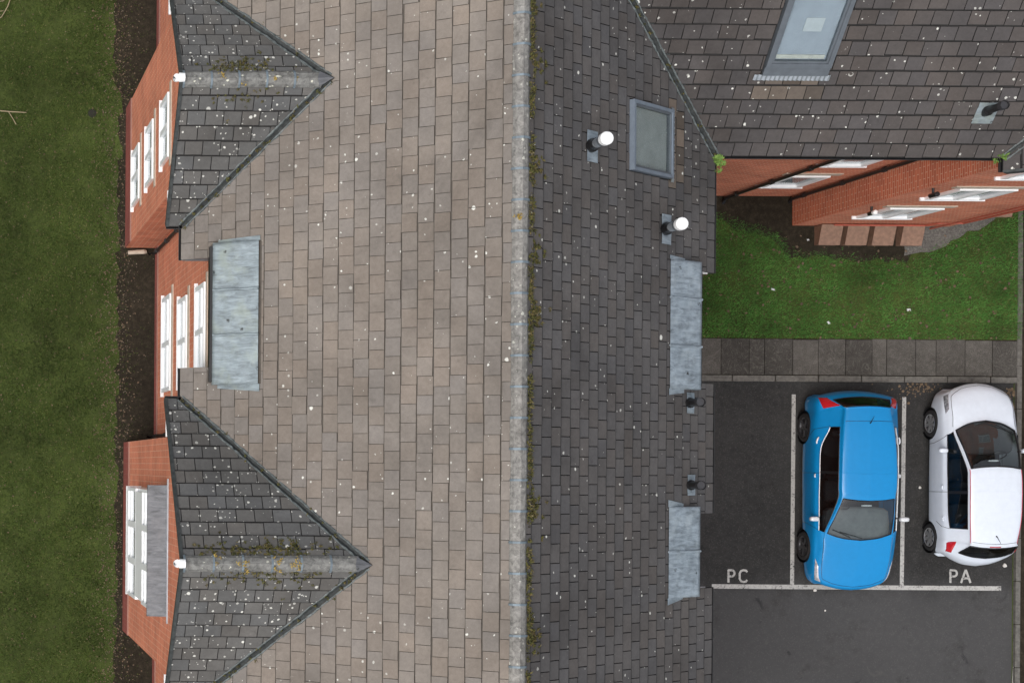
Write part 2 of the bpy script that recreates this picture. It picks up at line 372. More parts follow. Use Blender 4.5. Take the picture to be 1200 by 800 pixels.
# ------------------------------------------------------------------ tiled slopes
FIELD = {'main': [], 'wing': []}   # deferred tiles (area px, slope, polys, whole)
class Slope:
    def __init__(s, O, U, V, conv, holes, mat, bld, deck_parent, phase=0., notches=(), stain=()):
        s.gap, s.hgap, s.tail = (.0042, .023, .007) if mat == 'tile_west' else (.007, .030, .013)
        GAP, HGAP = s.gap, s.hgap
        s.O, s.U, s.V = Vector(O), Vector(U), Vector(V); s.N = s.U.cross(s.V); s.mat = mat
        s.M = Matrix(((s.U.x, s.V.x, s.N.x), (s.U.y, s.V.y, s.N.y), (s.U.z, s.V.z, s.N.z)))
        mb = MB(); dp = [list(conv)]
        for h in notches: dp = minus(dp, h)
        for pl in dp: mb.poly([s.q(u, v, 0) for u, v in pl])
        s.deck = B(mb, 'roof_slope', 'tile_edge_west' if mat == 'tile_west' else 'deck', deck_parent)
        umin = min(p[0] for p in conv); umax = max(p[0] for p in conv); vmax = max(p[1] for p in conv)
        nc = int(math.ceil(vmax / GAUGE - .2)); g = vmax / nc if abs(vmax / nc - GAUGE) < .03 else GAUGE
        for c in range(nc):
            st = ((c % 2) * .5 + phase + random.uniform(-.09, .09)) * TW
            k0 = int(math.floor((umin - st) / TW)) - 1; k1 = int(math.ceil((umax - st) / TW)) + 1
            for k in range(k0, k1):
                u0, v0 = st + k * TW, c * g
                tm = mat
                if any(a_ < u0 + TW / 2 < b2 and c_ < v0 + g / 2 < d_ for a_, b2, c_, d_ in stain): tm = 'tile_stained'
                rect = [(u0 + GAP, v0), (u0 + TW - GAP, v0), (u0 + TW - GAP, v0 + g - HGAP), (u0 + GAP, v0 + g - HGAP)]
                full = area(rect); pol = inter(rect, conv)
                if not pol: continue
                ps = [pol]
                for h in holes: ps = minus(ps, h)
                ps = [p for p in ps if area(p) > 6e-4]
                if not ps: continue
                a = sum(area(p) for p in ps); whole = a > .995 * full
                C = s.q(u0 + TW / 2, v0 + g / 2, 0)
                toc = (Vector((0, 0, CAMH)) - C); pxa = a * s.N.dot(toc.normalized()) / toc.length ** 2
                i0 = C; dx = C.x / (CAMH - C.z) * F + VX; dy = VY - C.y / (CAMH - C.z) * F
                vis = -20 < dx < 1220 and -20 < dy < 820
                FIELD[bld].append((pxa if vis else 0, s, ps, whole, (u0, v0, g, tm)))
    def q(s, u, v, n): return s.O + s.U * u + s.V * v + s.N * n

def tile_prism(mb, polys, to, v0, g, mi=0, tint=0., dz=0., tw=0., TAIL=.011):
    for p in polys:
        def h(pt): return .036 - .025 * (pt[1] - v0) / g + dz + tw * (pt[0] - p[0][0])
        tl = TAIL * random.uniform(.55, 1.5)
        top = [to(x, y, h((x, y))) for x, y in p]; bot = [to(x, y, -.005) for x, y in p]
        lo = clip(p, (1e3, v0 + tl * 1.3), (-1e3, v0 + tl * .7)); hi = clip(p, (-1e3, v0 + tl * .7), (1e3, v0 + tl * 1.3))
        for pl, mm in ((lo, mi + 1), (hi, mi)):  # tail strip coloured dark for the shadow line between courses, with some grime
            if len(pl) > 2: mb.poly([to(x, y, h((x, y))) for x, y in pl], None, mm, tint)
        n = len(p)
        for i in range(n):
            j = (i + 1) % n
            mb.poly([bot[i], bot[j], top[j], top[i]], None, mi + 1, tint)
def finish_tiles(bld, parent, limit):
    L = sorted(FIELD[bld], key=lambda t: -t[0]); singles = L[:limit]; rest = L[limit:]
    variants = {}
    for a, s, ps, whole, (u0, v0, g, tm) in singles:
        if a <= 0: rest.append((a, s, ps, whole, (u0, v0, g, tm))); continue
        cu, cv = u0 + TW / 2, v0 + g / 2
        if whole:
            key = (tm, round(g, 4), s.gap, random.randrange(8))
            if key not in variants:
                mb = MB(); tw = random.uniform(-.012, .012)
                hw_, hg = TW / 2 - s.gap, g / 2; HGAP = s.hgap
                tile_prism(mb, [[(-hw_, -hg), (hw_, -hg), (hw_, hg - HGAP), (-hw_, hg - HGAP)]], lambda x, y, z: (x, y, z), -hg, g, 0, 0, 0, tw, s.tail)
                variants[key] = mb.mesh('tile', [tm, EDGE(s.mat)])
            me = variants[key]
        else:
            mb = MB(); tile_prism(mb, [[(x - cu, y - cv) for x, y in p] for p in ps], lambda x, y, z: (x, y, z), v0 - cv, g)
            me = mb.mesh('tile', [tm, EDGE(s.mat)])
        o = bpy.data.objects.new('tile', me)
        ang = random.gauss(0, .006) if whole else 0
        M = Matrix.Translation(s.q(cu, cv + (random.gauss(0, .0035) if whole else 0), random.uniform(0, .005))) @ s.M.to_4x4() @ Matrix.Rotation(ang, 4, 'Z')
        link(o, s.deck); o.matrix_parent_inverse = Matrix.Translation(parent.location).inverted() if False else Matrix.Identity(4)
        o.matrix_basis = (Matrix.Translation(-parent.location)).inverted() @ Matrix.Identity(4) if False else M
        o.matrix_parent_inverse = s.deck_inv
    mats = sorted({(t[4][3], t[1].mat) for t in rest}); mb = MB()
    for a, s, ps, whole, (u0, v0, g, tm) in rest:
        jv = random.gauss(0, .0035) if whole else 0; jr = random.gauss(0, .006) if whole else 0; uc = u0 + TW / 2
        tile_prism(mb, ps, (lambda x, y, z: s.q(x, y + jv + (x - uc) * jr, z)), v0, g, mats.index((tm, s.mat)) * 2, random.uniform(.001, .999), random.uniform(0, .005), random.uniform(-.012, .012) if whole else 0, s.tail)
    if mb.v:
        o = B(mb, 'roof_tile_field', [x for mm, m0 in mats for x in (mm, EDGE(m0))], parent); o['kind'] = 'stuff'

Y2U = lambda y: YT - y
bp = []
def rect(u0, u1, v0, v1): return [(min(u0, u1), v0), (max(u0, u1), v0), (max(u0, u1), v1), (min(u0, u1), v1)]
VG = .075
holesW = []
for b in bays:
    e = b['hw'] + VG
    holesW.append([(Y2U(b['yc'] + e), -.01), (Y2U(b['yc'] - e), -.01), (Y2U(b['yc']), (e) / CP)])
for y0, y1 in LEADS['W']:
    holesW.append(rect(Y2U(y1 - .22), Y2U(y0 + .30), -.01, NOT_D / CP + .02)); holesW.append(rect(Y2U(y1), Y2U(y0), (NOT_D + .02) / CP, (NOT_D + .72) / CP))
SLEN = HALF / CP
notchW = [rect(Y2U(y1 - .22), Y2U(y0 + .30), -.02, NOT_D / CP) for y0, y1 in LEADS['W']]
notchE = [rect(y0 + .12 - YB, y1 - .12 - YB, -.02, NOT_D / CP) for y0, y1 in LEADS['E']]
slW = Slope((XL, YT, ZE), (0, -1, 0), (CP, 0, SP), [(0, 0), (YT - YB, 0), (YT - YB, SLEN), (0, SLEN)], holesW, 'tile_west', 'main', main, 0., notchW)
NE = Vector((SP, 0, CP)); OE = Vector((XR_, YB, ZE))
NW_ = Vector((0, -SP, CP)); OWg = Vector((XR_, WY, ZE))
def uvE(px, py): p = hit(px, py, OE, NE) - OE; return p.y, p.dot(Vector((-CP, 0, SP)))
def uvG(px, py): p = hit(px, py, OWg, NW_) - OWg; return p.x, p.dot(Vector((0, CP, SP)))
holesE = [[(WY - YB - VG, -.01), (YT - YB + 1, -.01), (YT - YB + 1, SLEN), (WY - YB + HALF - VG, SLEN)]]
for y0, y1 in LEADS['E']:
    holesE.append(rect(y0 + .12 - YB, y1 - .12 - YB, -.01, NOT_D / CP + .02)); holesE.append(rect(y0 - YB, y1 - YB, (NOT_D + .02) / CP, (NOT_D + .62) / CP))
a = uvE(737, 117); b_ = uvE(783, 210); skE = (min(a[0], b_[0]), max(a[0], b_[0]), min(a[1], b_[1]), max(a[1], b_[1]))
holesE.append(rect(skE[0] - .02, skE[1] + .02, skE[2] - .02, skE[3] + .02))
slE = Slope((XR_, YB, ZE), (0, 1, 0), (-CP, 0, SP), [(0, 0), (YT - YB, 0), (YT - YB, SLEN), (0, SLEN)], holesE, 'tile_east', 'main', main, .2, notchE, [(skE[0] - .1, skE[1] + .1, skE[2] - .36, skE[2] - .02)])
bs = []
for i, b in enumerate(bays):
    hl = b['hw'] / CP; x0 = XL - b['xv']
    conv = [(0, 0), (x0, 0), (x0 + b['hw'], hl), (0, hl)]
    v = VG * 1.2
    hole = [(x0 - v, -.01), (x0 + 6, -.01), (x0 + 6 + b['hw'], hl + .01), (x0 + b['hw'] - v, hl + .01)]
    sS = Slope((b['xv'], b['yc'] - b['hw'], ZE), (1, 0, 0), (0, CP, SP), conv, [hole], 'tile_bay', 'main', main, .1)
    conv2 = [(-x0, 0), (0, 0), (0, hl), (-x0 - b['hw'], hl)]
    hole2 = [(-x0 - 6, -.01), (-x0 + v, -.01), (-x0 - b['hw'] + v, hl + .01), (-x0 - 6 - b['hw'], hl + .01)]
    sN = Slope((b['xv'], b['yc'] + b['hw'], ZE), (-1, 0, 0), (0, -CP, SP), conv2, [hole2], 'tile_bay', 'main', main, .3)
    bs.append((sS, sN))
# wing slope, wing bay
WB = dict(x0=17.82, x1=21.15, y=5.18, yw=5.80, hw=1.87); WB['xc'] = (WB['x0'] + WB['x1']) / 2; WB['yv'] = 5.02
WBe = WB['hw']
a = uvG(893, 76); b_ = uvG(972, 76); tl = uvG(915, -2)
skG = (a[0] + .03, b_[0] - .0, a[1], tl[1] + .35)
holesG = [rect(skG[0] - .02, skG[1] + .02, skG[2] - .25, skG[3] + .02),
          [(WB['xc'] - WBe - VG - XR_, -.01), (WB['xc'] + WBe + VG - XR_, -.01), (WB['xc'] - XR_, (WBe + VG) / CP)],
          [(-10, -.01), (VG, -.01), (VG - HALF, SLEN + .01), (-10 - HALF, SLEN + .01)]]
slG = Slope((XR_, WY, ZE), (1, 0, 0), (0, CP, SP), [(0, 0), (WX1 - XR_, 0), (WX1 - XR_, SLEN), (-HALF, SLEN)], holesG, 'tile_wing', 'wing', wing, 0., (), [(skG[0] - .05, skG[1] + .02, skG[2] - .53, skG[2] - .2)])
slGn = Slope((WX1, WY + 2 * HALF, ZE), (-1, 0, 0), (0, -CP, SP), [(0, 0), (WX1 - XR_, 0), (WX1 - XR_ + HALF, SLEN), (0, SLEN)], [], 'tile_wing', 'wing', wing)
hl = WBe / CP; xo = WY - WB['yv']
slBw = Slope((WB['xc'] - WBe, WY, ZE), (0, -1, 0), (CP, 0, SP), [(0, 0), (xo, 0), (xo, hl), (-WBe, hl)],
             [[(-6, -.01), (.05, -.01), (.05 - WBe, hl + .01), (-6 - WBe, hl + .01)]], 'tile_wing', 'wing', wing)
slBe = Slope((WB['xc'] + WBe, WB['yv'], ZE), (0, 1, 0), (-CP, 0, SP), [(0, 0), (xo, 0), (xo + WBe, hl), (0, hl)], [], 'tile_wing', 'wing', wing)
for s_ in (slW, slE, *bs[0], *bs[1]): s_.deck_inv = Matrix.Translation(-main.location)
for s_ in (slG, slGn, slBw, slBe): s_.deck_inv = Matrix.Translation(-wing.location)
# deck objects carry the inverse of the empty already, so tiles under a deck use the identity
for s_ in (slW, slE, *bs[0], *bs[1], slG, slGn, slBw, slBe): s_.deck_inv = Matrix.Identity(4)
finish_tiles('main', main, 300); finish_tiles('wing', wing, 300)

# ------------------------------------------------------------------ ridges, valleys, gutters
def ridge_run(A, D, Lg, n_len, wid, drop, mat, parent, union_every=True, sub='union_clip'):
    D = Vector(D); side = Vector((D.y, -D.x, 0)); k = int(round(Lg / n_len)); st = Lg / k
    prof = [(-1, -drop), (-.72, -drop * .42), (-.35, -.012), (0, .012), (.35, -.012), (.72, -drop * .42), (1, -drop)]
    jx = [0.]
    def ring(t, ex): return [Vector(A) + side * jx[0] + D * t + side * (x * (wid / 2 + ex)) + Vector((0, 0, z + .045 + ex)) for x, z in prof]
    me = None
    for i in range(k):
        jx[0] = random.gauss(0, .005)
        for t0, t1, ex, mt, nm in ((i * st + .012, (i + 1) * st - .012, 0, mat, 'ridge_tile'), (i * st - .016, i * st + .016, .012, 'union', 'ridge_clip')):
            mb = MB(); r0, r1 = ring(t0, ex), ring(t1, ex)
            for j in range(6): mb.poly([r0[j], r0[j + 1], r1[j + 1], r1[j]])
            lo0 = [p - Vector((0, 0, .03)) for p in r0]; lo1 = [p - Vector((0, 0, .03)) for p in r1]
            for j in range(6):
                mb.poly([r0[j], r0[j + 1], lo0[j + 1], lo0[j]]); mb.poly([r1[j], r1[j + 1], lo1[j + 1], lo1[j]])
            for j in (0, 6): mb.poly([r0[j], r1[j], lo1[j], lo0[j]])
            if nm == 'ridge_tile':
                rt = B(mb, nm, mt, parent)
            else:
                o = mb.build(nm, mt, rt if False else parent); loc(parent, o)
ridge_run((XC, YB, ZR), (0, 1, 0), YT - YB, .455, .24, .10, 'ridge', main)
for b in bays:
    zr = ZE + b['hw'] * TP
    ridge_run((b['xv'] + .04, b['yc'], zr), (1, 0, 0), XL + b['hw'] - b['xv'] - .16, .44, .25, .10, 'ridge_bay', main)
    mb = MB(); c = Vector((XL + b['hw'] - .03, b['yc'], zr + .06))       # lead saddle where the ridge dies into the slope
    mb.poly([c + Vector((.07, 0, .06)), c + Vector((-.14, .12, -.05)), c + Vector((-.18, 0, .03))]); mb.poly([c + Vector((.07, 0, .06)), c + Vector((-.18, 0, .03)), c + Vector((-.14, -.12, -.05))])
    B(mb, 'lead_saddle', 'lead_dark', main)
    mb = MB(); q = Vector((b['xv'], b['yc'], zr + .03))                   # white ridge end cap
    mb.tube([q + Vector((.05, 0, .02)), q + Vector((-.04, 0, .02)), q + Vector((-.07, 0, 0)), q + Vector((-.075, 0, -.12))], [.07, .075, .065, .05], 10)
    B(mb, 'ridge_end_cap', 'white_cap', main, smooth=True)
ridge_run((XC + .2, WY + HALF, ZR), (1, 0, 0), WX1 - XC - .2, .455, .27, .11, 'ridge', wing)
ridge_run((WB['xc'], WB['yv'], ZE + WBe * TP), (0, 1, 0), WY + WBe - WB['yv'] - .1, .44, .25, .10, 'ridge_bay', wing)

def valley(A, Bp, n1, n2, parent):
    A, Bp = Vector(A), Vector(Bp); d = (Bp - A).normalized(); n1, n2 = Vector(n1), Vector(n2)
    p1 = n1.cross(d); p2 = d.cross(n2)
    # point both perpendiculars away from the valley line, uphill
    if p1.z < 0: p1 = -p1
    if p2.z < 0: p2 = -p2
    mb = MB(); n = 16
    up = Vector((0, 0, 1))
    for i in range(n):
        s0, s1 = A + (Bp - A) * (i / n), A + (Bp - A) * ((i + 1) / n)
        mb.poly([s0 + p1 * .14 + n1 * .012, s1 + p1 * .14 + n1 * .012, s1 + up * .012, s0 + up * .012])
        mb.poly([s0 + up * .012, s1 + up * .012, s1 + p2 * .14 + n2 * .012, s0 + p2 * .14 + n2 * .012])
    v = B(mb, 'valley_gutter', 'valley', parent)
    for pp, nn in ((p1, n1), (p2, n2)):
        mb = MB(); pts = []
        N_ = int((Bp - A).length / .06)
        for i in range(N_ + 1): pts.append(A + (Bp - A) * (i / N_) + pp * (.075 + random.uniform(-.006, .006)) + nn * (.03 + random.uniform(-.004, .008)))
        mb.tube(pts, [random.uniform(.010, .022) for _ in pts], 5)
        o = mb.build('valley_roll', 'valley_edge', v); o.matrix_parent_inverse = Matrix.Identity(4)
nW = (-SP, 0, CP); nE = (SP, 0, CP); nS = (0, -SP, CP); nN = (0, SP, CP)
for b in bays:
    t_ = (XL + b['hw'], b['yc'], ZE + b['hw'] * TP)
    valley((XL, b['yc'] - b['hw'], ZE), t_, nW, nS, main); valley((XL, b['yc'] + b['hw'], ZE), t_, nW, nN, main)
valley((XR_, WY, ZE), (XC, WY + HALF, ZR), nE, nS, main)
t_ = (WB['xc'], WY + WBe, ZE + WBe * TP)
valley((WB['xc'] - WBe, WY, ZE), t_, nS, nW, wing); valley((WB['xc'] + WBe, WY, ZE), t_, nS, nE, wing)

def gutter(A, Bp, out, parent, name='gutter'):
    A, Bp, out = Vector(A), Vector(Bp), Vector(out); mb = MB()
    prof = [(0, 0), (.0, -.06), (.03, -.085), (.075, -.085), (.105, -.06), (.11, 0), (.098, 0), (.093, -.05), (.07, -.07), (.03, -.07), (.012, -.05), (.012, 0)]
    r = [[q + out * x + Vector((0, 0, z)) for x, z in prof] for q in (A, Bp)]
    for j in range(len(prof)):
        k = (j + 1) % len(prof); mb.poly([r[0][j], r[0][k], r[1][k], r[1][j]])
    for q in r: mb.poly(q)
    return B(mb, name, 'black_pvc', parent)
zg = ZE - .005
segW = [(YT, bays[0]['yc'] + bays[0]['hw']), (bays[0]['yc'] - bays[0]['hw'], LEADS['W'][0][1] - .22), (LEADS['W'][0][0] + .30, bays[1]['yc'] + bays[1]['hw']), (bays[1]['yc'] - bays[1]['hw'], YB)]
for y1, y0 in segW: gutter((XL + .05, y1, zg), (XL + .05, y0, zg), (-1, 0, 0), main)
eE = sorted(LEADS['E'], key=lambda t: -t[1]); yy = WY
for y0, y1 in eE:
    gutter((XR_ - .05, yy, zg), (XR_ - .05, y1 - .12, zg), (1, 0, 0), main); yy = y0 + .12
gutter((XR_ - .05, yy, zg), (XR_ - .05, YB, zg), (1, 0, 0), main)
gutter((XR_, WY + .05, zg), (WB['xc'] - WBe, WY + .05, zg), (0, -1, 0), wing)
gutter((WB['xc'] + WBe, WY + .05, zg), (WX1, WY + .05, zg), (0, -1, 0), wing)
gutter((WB['xc'] - WBe + .05, WY, zg), (WB['xc'] - WBe + .05, WB['yv'], zg), (-1, 0, 0), wing)
# soffits close the eaves underneath
mb = MB()
for y1, y0 in segW: mb = MB(); mb.box((XL + .03, y0, ZE - .14), (WALLW + .02, y1, ZE - .10)); B(mb, 'soffit', 'upvc', main)
mb = MB(); yy = WY
for y0, y1 in eE: mb = MB(); mb.box((WALLE - .02, y1 - .12, ZE - .14), (XR_ - .04, yy, ZE - .10)); yy = y0 + .12; B(mb, 'soffit', 'upvc', main)
mb = MB(); mb.box((WALLE - .02, YB, ZE - .14), (XR_ - .04, yy, ZE - .10)); B(mb, 'soffit', 'upvc', main)
mb = MB(); mb.box((XR_ - .3, WY + .04, ZE - .14), (WX1, WB['yw'] + .02, ZE - .10)); B(mb, 'soffit', 'upvc', wing)
# cut faces of the tiled eaves beside the notches
mb = MB()
for y in (LEADS['W'][0][1] - .22 + .012, LEADS['W'][0][0] + .30 - .012):
    q = lambda d, z: (XL + d, y, z)
    mb.box((XL + .02, y - .012, ZE - .12), (WALLW, y + .012, ZE - .0))
    mb.poly([q(0, ZE), q(NOT_D + .1, ZE), q(NOT_D + .1, ZE + (NOT_D + .1) * TP), q(0, ZE + .002)])
B(mb, 'eaves_cheek', 'lead_dark', main)

# lead strips over the top floor windows
def lead(y0, y1, side, mat, seams):
    xe = XL if side == 'W' else XR_; s = 1 if side == 'W' else -1
    N_ = 14; mb = MB(); d0, d1 = (NOT_D - .015, NOT_D + .66) if side == 'W' else (NOT_D - .03, NOT_D + .66)
    z0 = ZE + NOT_D * TP + .20; z1 = ZE + d1 * TP + .055
    nu = 40
    def pt(i, j):
        y = y0 + (y1 - y0) * i / nu; t = j / N_; d = d0 + (d1 - d0) * t
        z = z0 + (z1 - z0) * t + .012 * math.sin(y * 9 + j * .7) * math.sin(j * 1.1 + y * 3) * (0 if j in (0, N_) else 1)
        return (xe + s * d, y, z)
    for i in range(nu):
        for j in range(N_): mb.poly([pt(i, j), pt(i + 1, j), pt(i + 1, j + 1), pt(i, j + 1)])
    for i in range(nu): mb.poly([pt(i, 0), pt(i + 1, 0), (pt(i + 1, 0)[0], pt(i + 1, 0)[1], z0 - .09), (pt(i, 0)[0], pt(i, 0)[1], z0 - .09)])
    for i in (0, nu):
        for j in range(N_):
            a_, b2 = pt(i, j), pt(i, j + 1); mb.poly([a_, b2, (b2[0], b2[1], ZE + s * 0 + abs(b2[0] - xe) * TP - .02), (a_[0], a_[1], ZE + abs(a_[0] - xe) * TP - .02)])
    o = B(mb, 'lead_roof', mat, main, smooth=False, merge=True)
    for p in o.data.polygons: p.use_smooth = abs(p.normal.z) > .5
    for y in seams:
        mb = MB(); pts = [Vector((xe + s * (d0 + (d1 - d0) * t), y + random.uniform(-.006, .006), z0 + (z1 - z0) * t + .012)) for t in np.linspace(0, 1, 9)]
        mb.tube(pts, .022, 7); k = mb.build('lead_seam', mat, o, smooth=True); k.matrix_parent_inverse = Matrix.Identity(4)
    # apron flaps dressed onto the tiles at both ends
    for y, sg in ((y0, -1), (y1, 1)):
        mb = MB(); hh = .058
        w0, w1 = random.uniform(.06, .13), random.uniform(.03, .07)
        zz = lambda d: ZE + d * TP + hh
        da, db = NOT_D + (.3 if side == 'E' else .08), d1 + .02
        mb.poly([(xe + s * da, y, zz(da)), (xe + s * db, y, zz(db)), (xe + s * db, y + sg * w0, zz(db)), (xe + s * da, y + sg * w1, zz(da))])
        B(mb, 'lead_flap', mat, main)
    mb = MB(); x_ = xe + s * (NOT_D - .06)
    mb.box((min(x_, x_ + s * .05), y0 + .05, z0 - .24), (max(x_, x_ + s * .05), y1 - .05, z0 - .05)); B(mb, 'fascia', 'black_pvc', main)
lead(1.33, 3.66, 'W', 'lead_green', (2.14, 2.88)); lead(1.30, 3.40, 'E', 'lead_grey', (2.0, 2.78)); lead(-2.10, -.62, 'E', 'lead_grey', (-1.35,))

# ------------------------------------------------------------------ walls and windows
def wall(parent, O, U, N, L, H_, holes, mat='brick', gable=None, name='wall', z0=0., uoff=0., depth=.11):
    O, U, N = Vector(O), Vector(U), Vector(N); Z = Vector((0, 0, 1)); mb = MB()
    us = sorted({0, L, *[h[0] for h in holes], *[h[1] for h in holes]}); zs = sorted({z0, H_, *[h[2] for h in holes], *[h[3] for h in holes]})
    def p(u, z, n=0): return O + U * u + Z * z + N * n
    for i in range(len(us) - 1):
        for j in range(len(zs) - 1):
            um, zm = (us[i] + us[i + 1]) / 2, (zs[j] + zs[j + 1]) / 2
            if any(h[0] < um < h[1] and h[2] < zm < h[3] for h in holes): continue
            c = [(us[i], zs[j]), (us[i + 1], zs[j]), (us[i + 1], zs[j + 1]), (us[i], zs[j + 1])]
            mb.poly([p(*q) for q in c], [(q[0] + uoff, q[1]) for q in c])
    for u0, u1, a, b in holes:
        for (q, r) in (((u0, a), (u1, a)), ((u1, a), (u1, b)), ((u1, b), (u0, b)), ((u0, b), (u0, a))):
            mb.poly([p(*q), p(*r), p(*r, -depth), p(*q, -depth)], [(q[0], q[1]), (r[0], r[1]), (r[0] + .1, r[1]), (q[0] + .1, q[1])])
    if gable: c = [(0, H_), (L, H_), (L / 2, gable)]; mb.poly([p(*q) for q in c], c)
    return B(mb, name, mat, parent)
def window(parent, O, U, N, h, cols=2, rows=1, transom=None, lintel=True, depth=.02, sill=True):
    O, U, N = Vector(O), Vector(U), Vector(N); Z = Vector((0, 0, 1)); u0, u1, z0, z1 = h
    O2 = O - N * depth; mb = MB(); f = .08
    def bar(a, b, c, d, n0=0., n1=.075): mb.obox(O2, U, Z, N, a, b, c, d, n0, n1)
    bar(u0, u1, z0, z0 + f); bar(u0, u1, z1 - f, z1); bar(u0, u0 + f, z0 + f, z1 - f); bar(u1 - f, u1, z0 + f, z1 - f)
    for c in range(1, cols):
        x = u0 + (u1 - u0) * c / cols; bar(x - .045, x + .045, z0 + f, z1 - f, .003, .078)
    if transom: z = z0 + (z1 - z0) * transom; bar(u0 + f, u1 - f, z - .035, z + .035, .006, .072)
    fr = B(mb, 'window', 'upvc', parent)
    for c in range(cols):
        a, b = u0 + (u1 - u0) * c / cols + .03, u0 + (u1 - u0) * (c + 1) / cols - .03
        mb = MB(); mb.obox(O2, U, Z, N, a, b, z0 + .03, z1 - .03, .020, .030); g = mb.build('pane', 'glass', fr); g.matrix_parent_inverse = Matrix.Identity(4)
    mb = MB(); mb.obox(O2, U, Z, N, u0 + .02, u1 - .02, z0 + .02, z1 - .02, .004, .012); g = mb.build('curtain', 'net_curtain', fr); g.matrix_parent_inverse = Matrix.Identity(4)
    if sill:
        mb = MB(); mb.obox(O, U, Z, N, u0 - .08, u1 + .08, z0 - .05, z0 - .002, -.03, .065); B(mb, 'window_sill', 'upvc', parent)
    if lintel:
        mb = MB(); mb.obox(O, U, Z, N, u0 - .16, u1 + .16, z1 + .002, z1 + .20, -.03, .022); B(mb, 'lintel', 'stone', parent)
ZW = [(1.65, 3.05), (4.35, 5.6), (6.92, 8.08)]
def plinth(parent, O, U, N, L, h=1.15):
    wall(parent, Vector(O) + Vector(N) * .02, U, N, L, h, [], 'brick_plinth', name='plinth')
    mb = MB(); mb.obox(Vector(O), Vector(U), Vector((0, 0, 1)), Vector(N), 0, L, h, h + .03, -.01, .03); B(mb, 'plinth_course', 'brick_plinth', parent)
# west wall (u runs south)
U_, N_ = (0, -1, 0), (-1, 0, 0)
hs_ = [(YT - 3.38, YT - 1.47, *ZW[0]), (YT - 3.12, YT - 1.50, *ZW[1]), (YT - 3.12, YT - 1.50, *ZW[2])]
O_ = (WALLW, YT, 0); wall(main, O_, U_, N_, YT - YB, 8.85, hs_)
for h in hs_: window(main, O_, U_, N_, h, 2, transom=.62)
wall(main, (WALLE, YB, 0), (0, 1, 0), (1, 0, 0), YT - YB, 8.85, [])
wall(main, (WALLW, YB, 0), (1, 0, 0), (0, -1, 0), WALLE - WALLW, ZE, [], gable=ZR - .1)
wall(main, (WALLE, YT, 0), (-1, 0, 0), (0, 1, 0), WALLE - WALLW, ZE, [], gable=ZR - .1)
for bi, b in enumerate(bays):
    y1, y0 = b['yc'] + b['hwall'], b['yc'] - b['hwall']; O_ = (b['xf'], y1, 0); L = y1 - y0
    zr = ZE + b['hwall'] * TP
    if bi == 0: hs_ = [(y1 - 6.34, y1 - 5.24, *z) for z in ZW]
    else: hs_ = []
    ov = (b['hw'] - b['hwall']) * TP
    wall(main, O_, U_, N_, L, ZE + ov - .03, hs_, gable=ZE + b['hw'] * TP - .05, name='bay_wall')
    for h in hs_: window(main, O_, U_, N_, h, 2)
    wall(main, (b['xf'], y0, 0), (1, 0, 0), (0, -1, 0), WALLW - b['xf'], ZE + .3, [], name='bay_side_wall')
    wall(main, (WALLW, y1, 0), (-1, 0, 0), (0, 1, 0), WALLW - b['xf'], ZE + .3, [], name='bay_side_wall')
    plinth(main, O_, U_, N_, L)
    # verge: cream board under the tile edge and a dark tile-edge strip
    for sg in (-1, 1):
        mb = MB(); e, t = b['hw'], .11
        A0 = Vector((b['xv'], b['yc'] + sg * e, ZE)); A1 = Vector((b['xv'], b['yc'], ZE + e * TP))
        d = (A1 - A0).normalized(); nn = Vector((0, sg * SP, CP))
        q = lambda p, x, n: p + Vector((x, 0, 0)) + nn * n
        mb.hexa([q(A0, -.022, -.05), q(A0, .0, -.05), q(A1, .0, -.05), q(A1, -.022, -.05), q(A0, -.022, .042), q(A0, .03, .046), q(A1, .03, .046), q(A1, -.022, .042)])
        B(mb, 'verge_strip', 'valley', main)
        mb = MB(); mb.hexa([q(A0, .012, -.2), q(A0, .07, -.2), q(A1, .07, -.2), q(A1, .012, -.2), q(A0, .012, -.055), q(A0, .07, -.055), q(A1, .07, -.055), q(A1, .012, -.055)])
        B(mb, 'bargeboard', 'soffit', main)
        mb = MB(); ye = b['yc'] + sg * b['hw']
        gutter((b['xv'], ye - sg * .05, zg), (XL, ye - sg * .05, zg), (0, sg, 0), main)
        # boxed eaves between wall and gutter
        mb = MB(); ya, yb = sorted((b['yc'] + sg * b['hwall'], b['yc'] + sg * (b['hw'] - .03)))
        mb.box((b['xv'] + .02, ya, ZE - .12), (XL + .4, yb, ZE - .08)); B(mb, 'soffit', 'upvc', main)
plinth(main, (WALLW, YT, 0), U_, N_, YT - YB, .5)
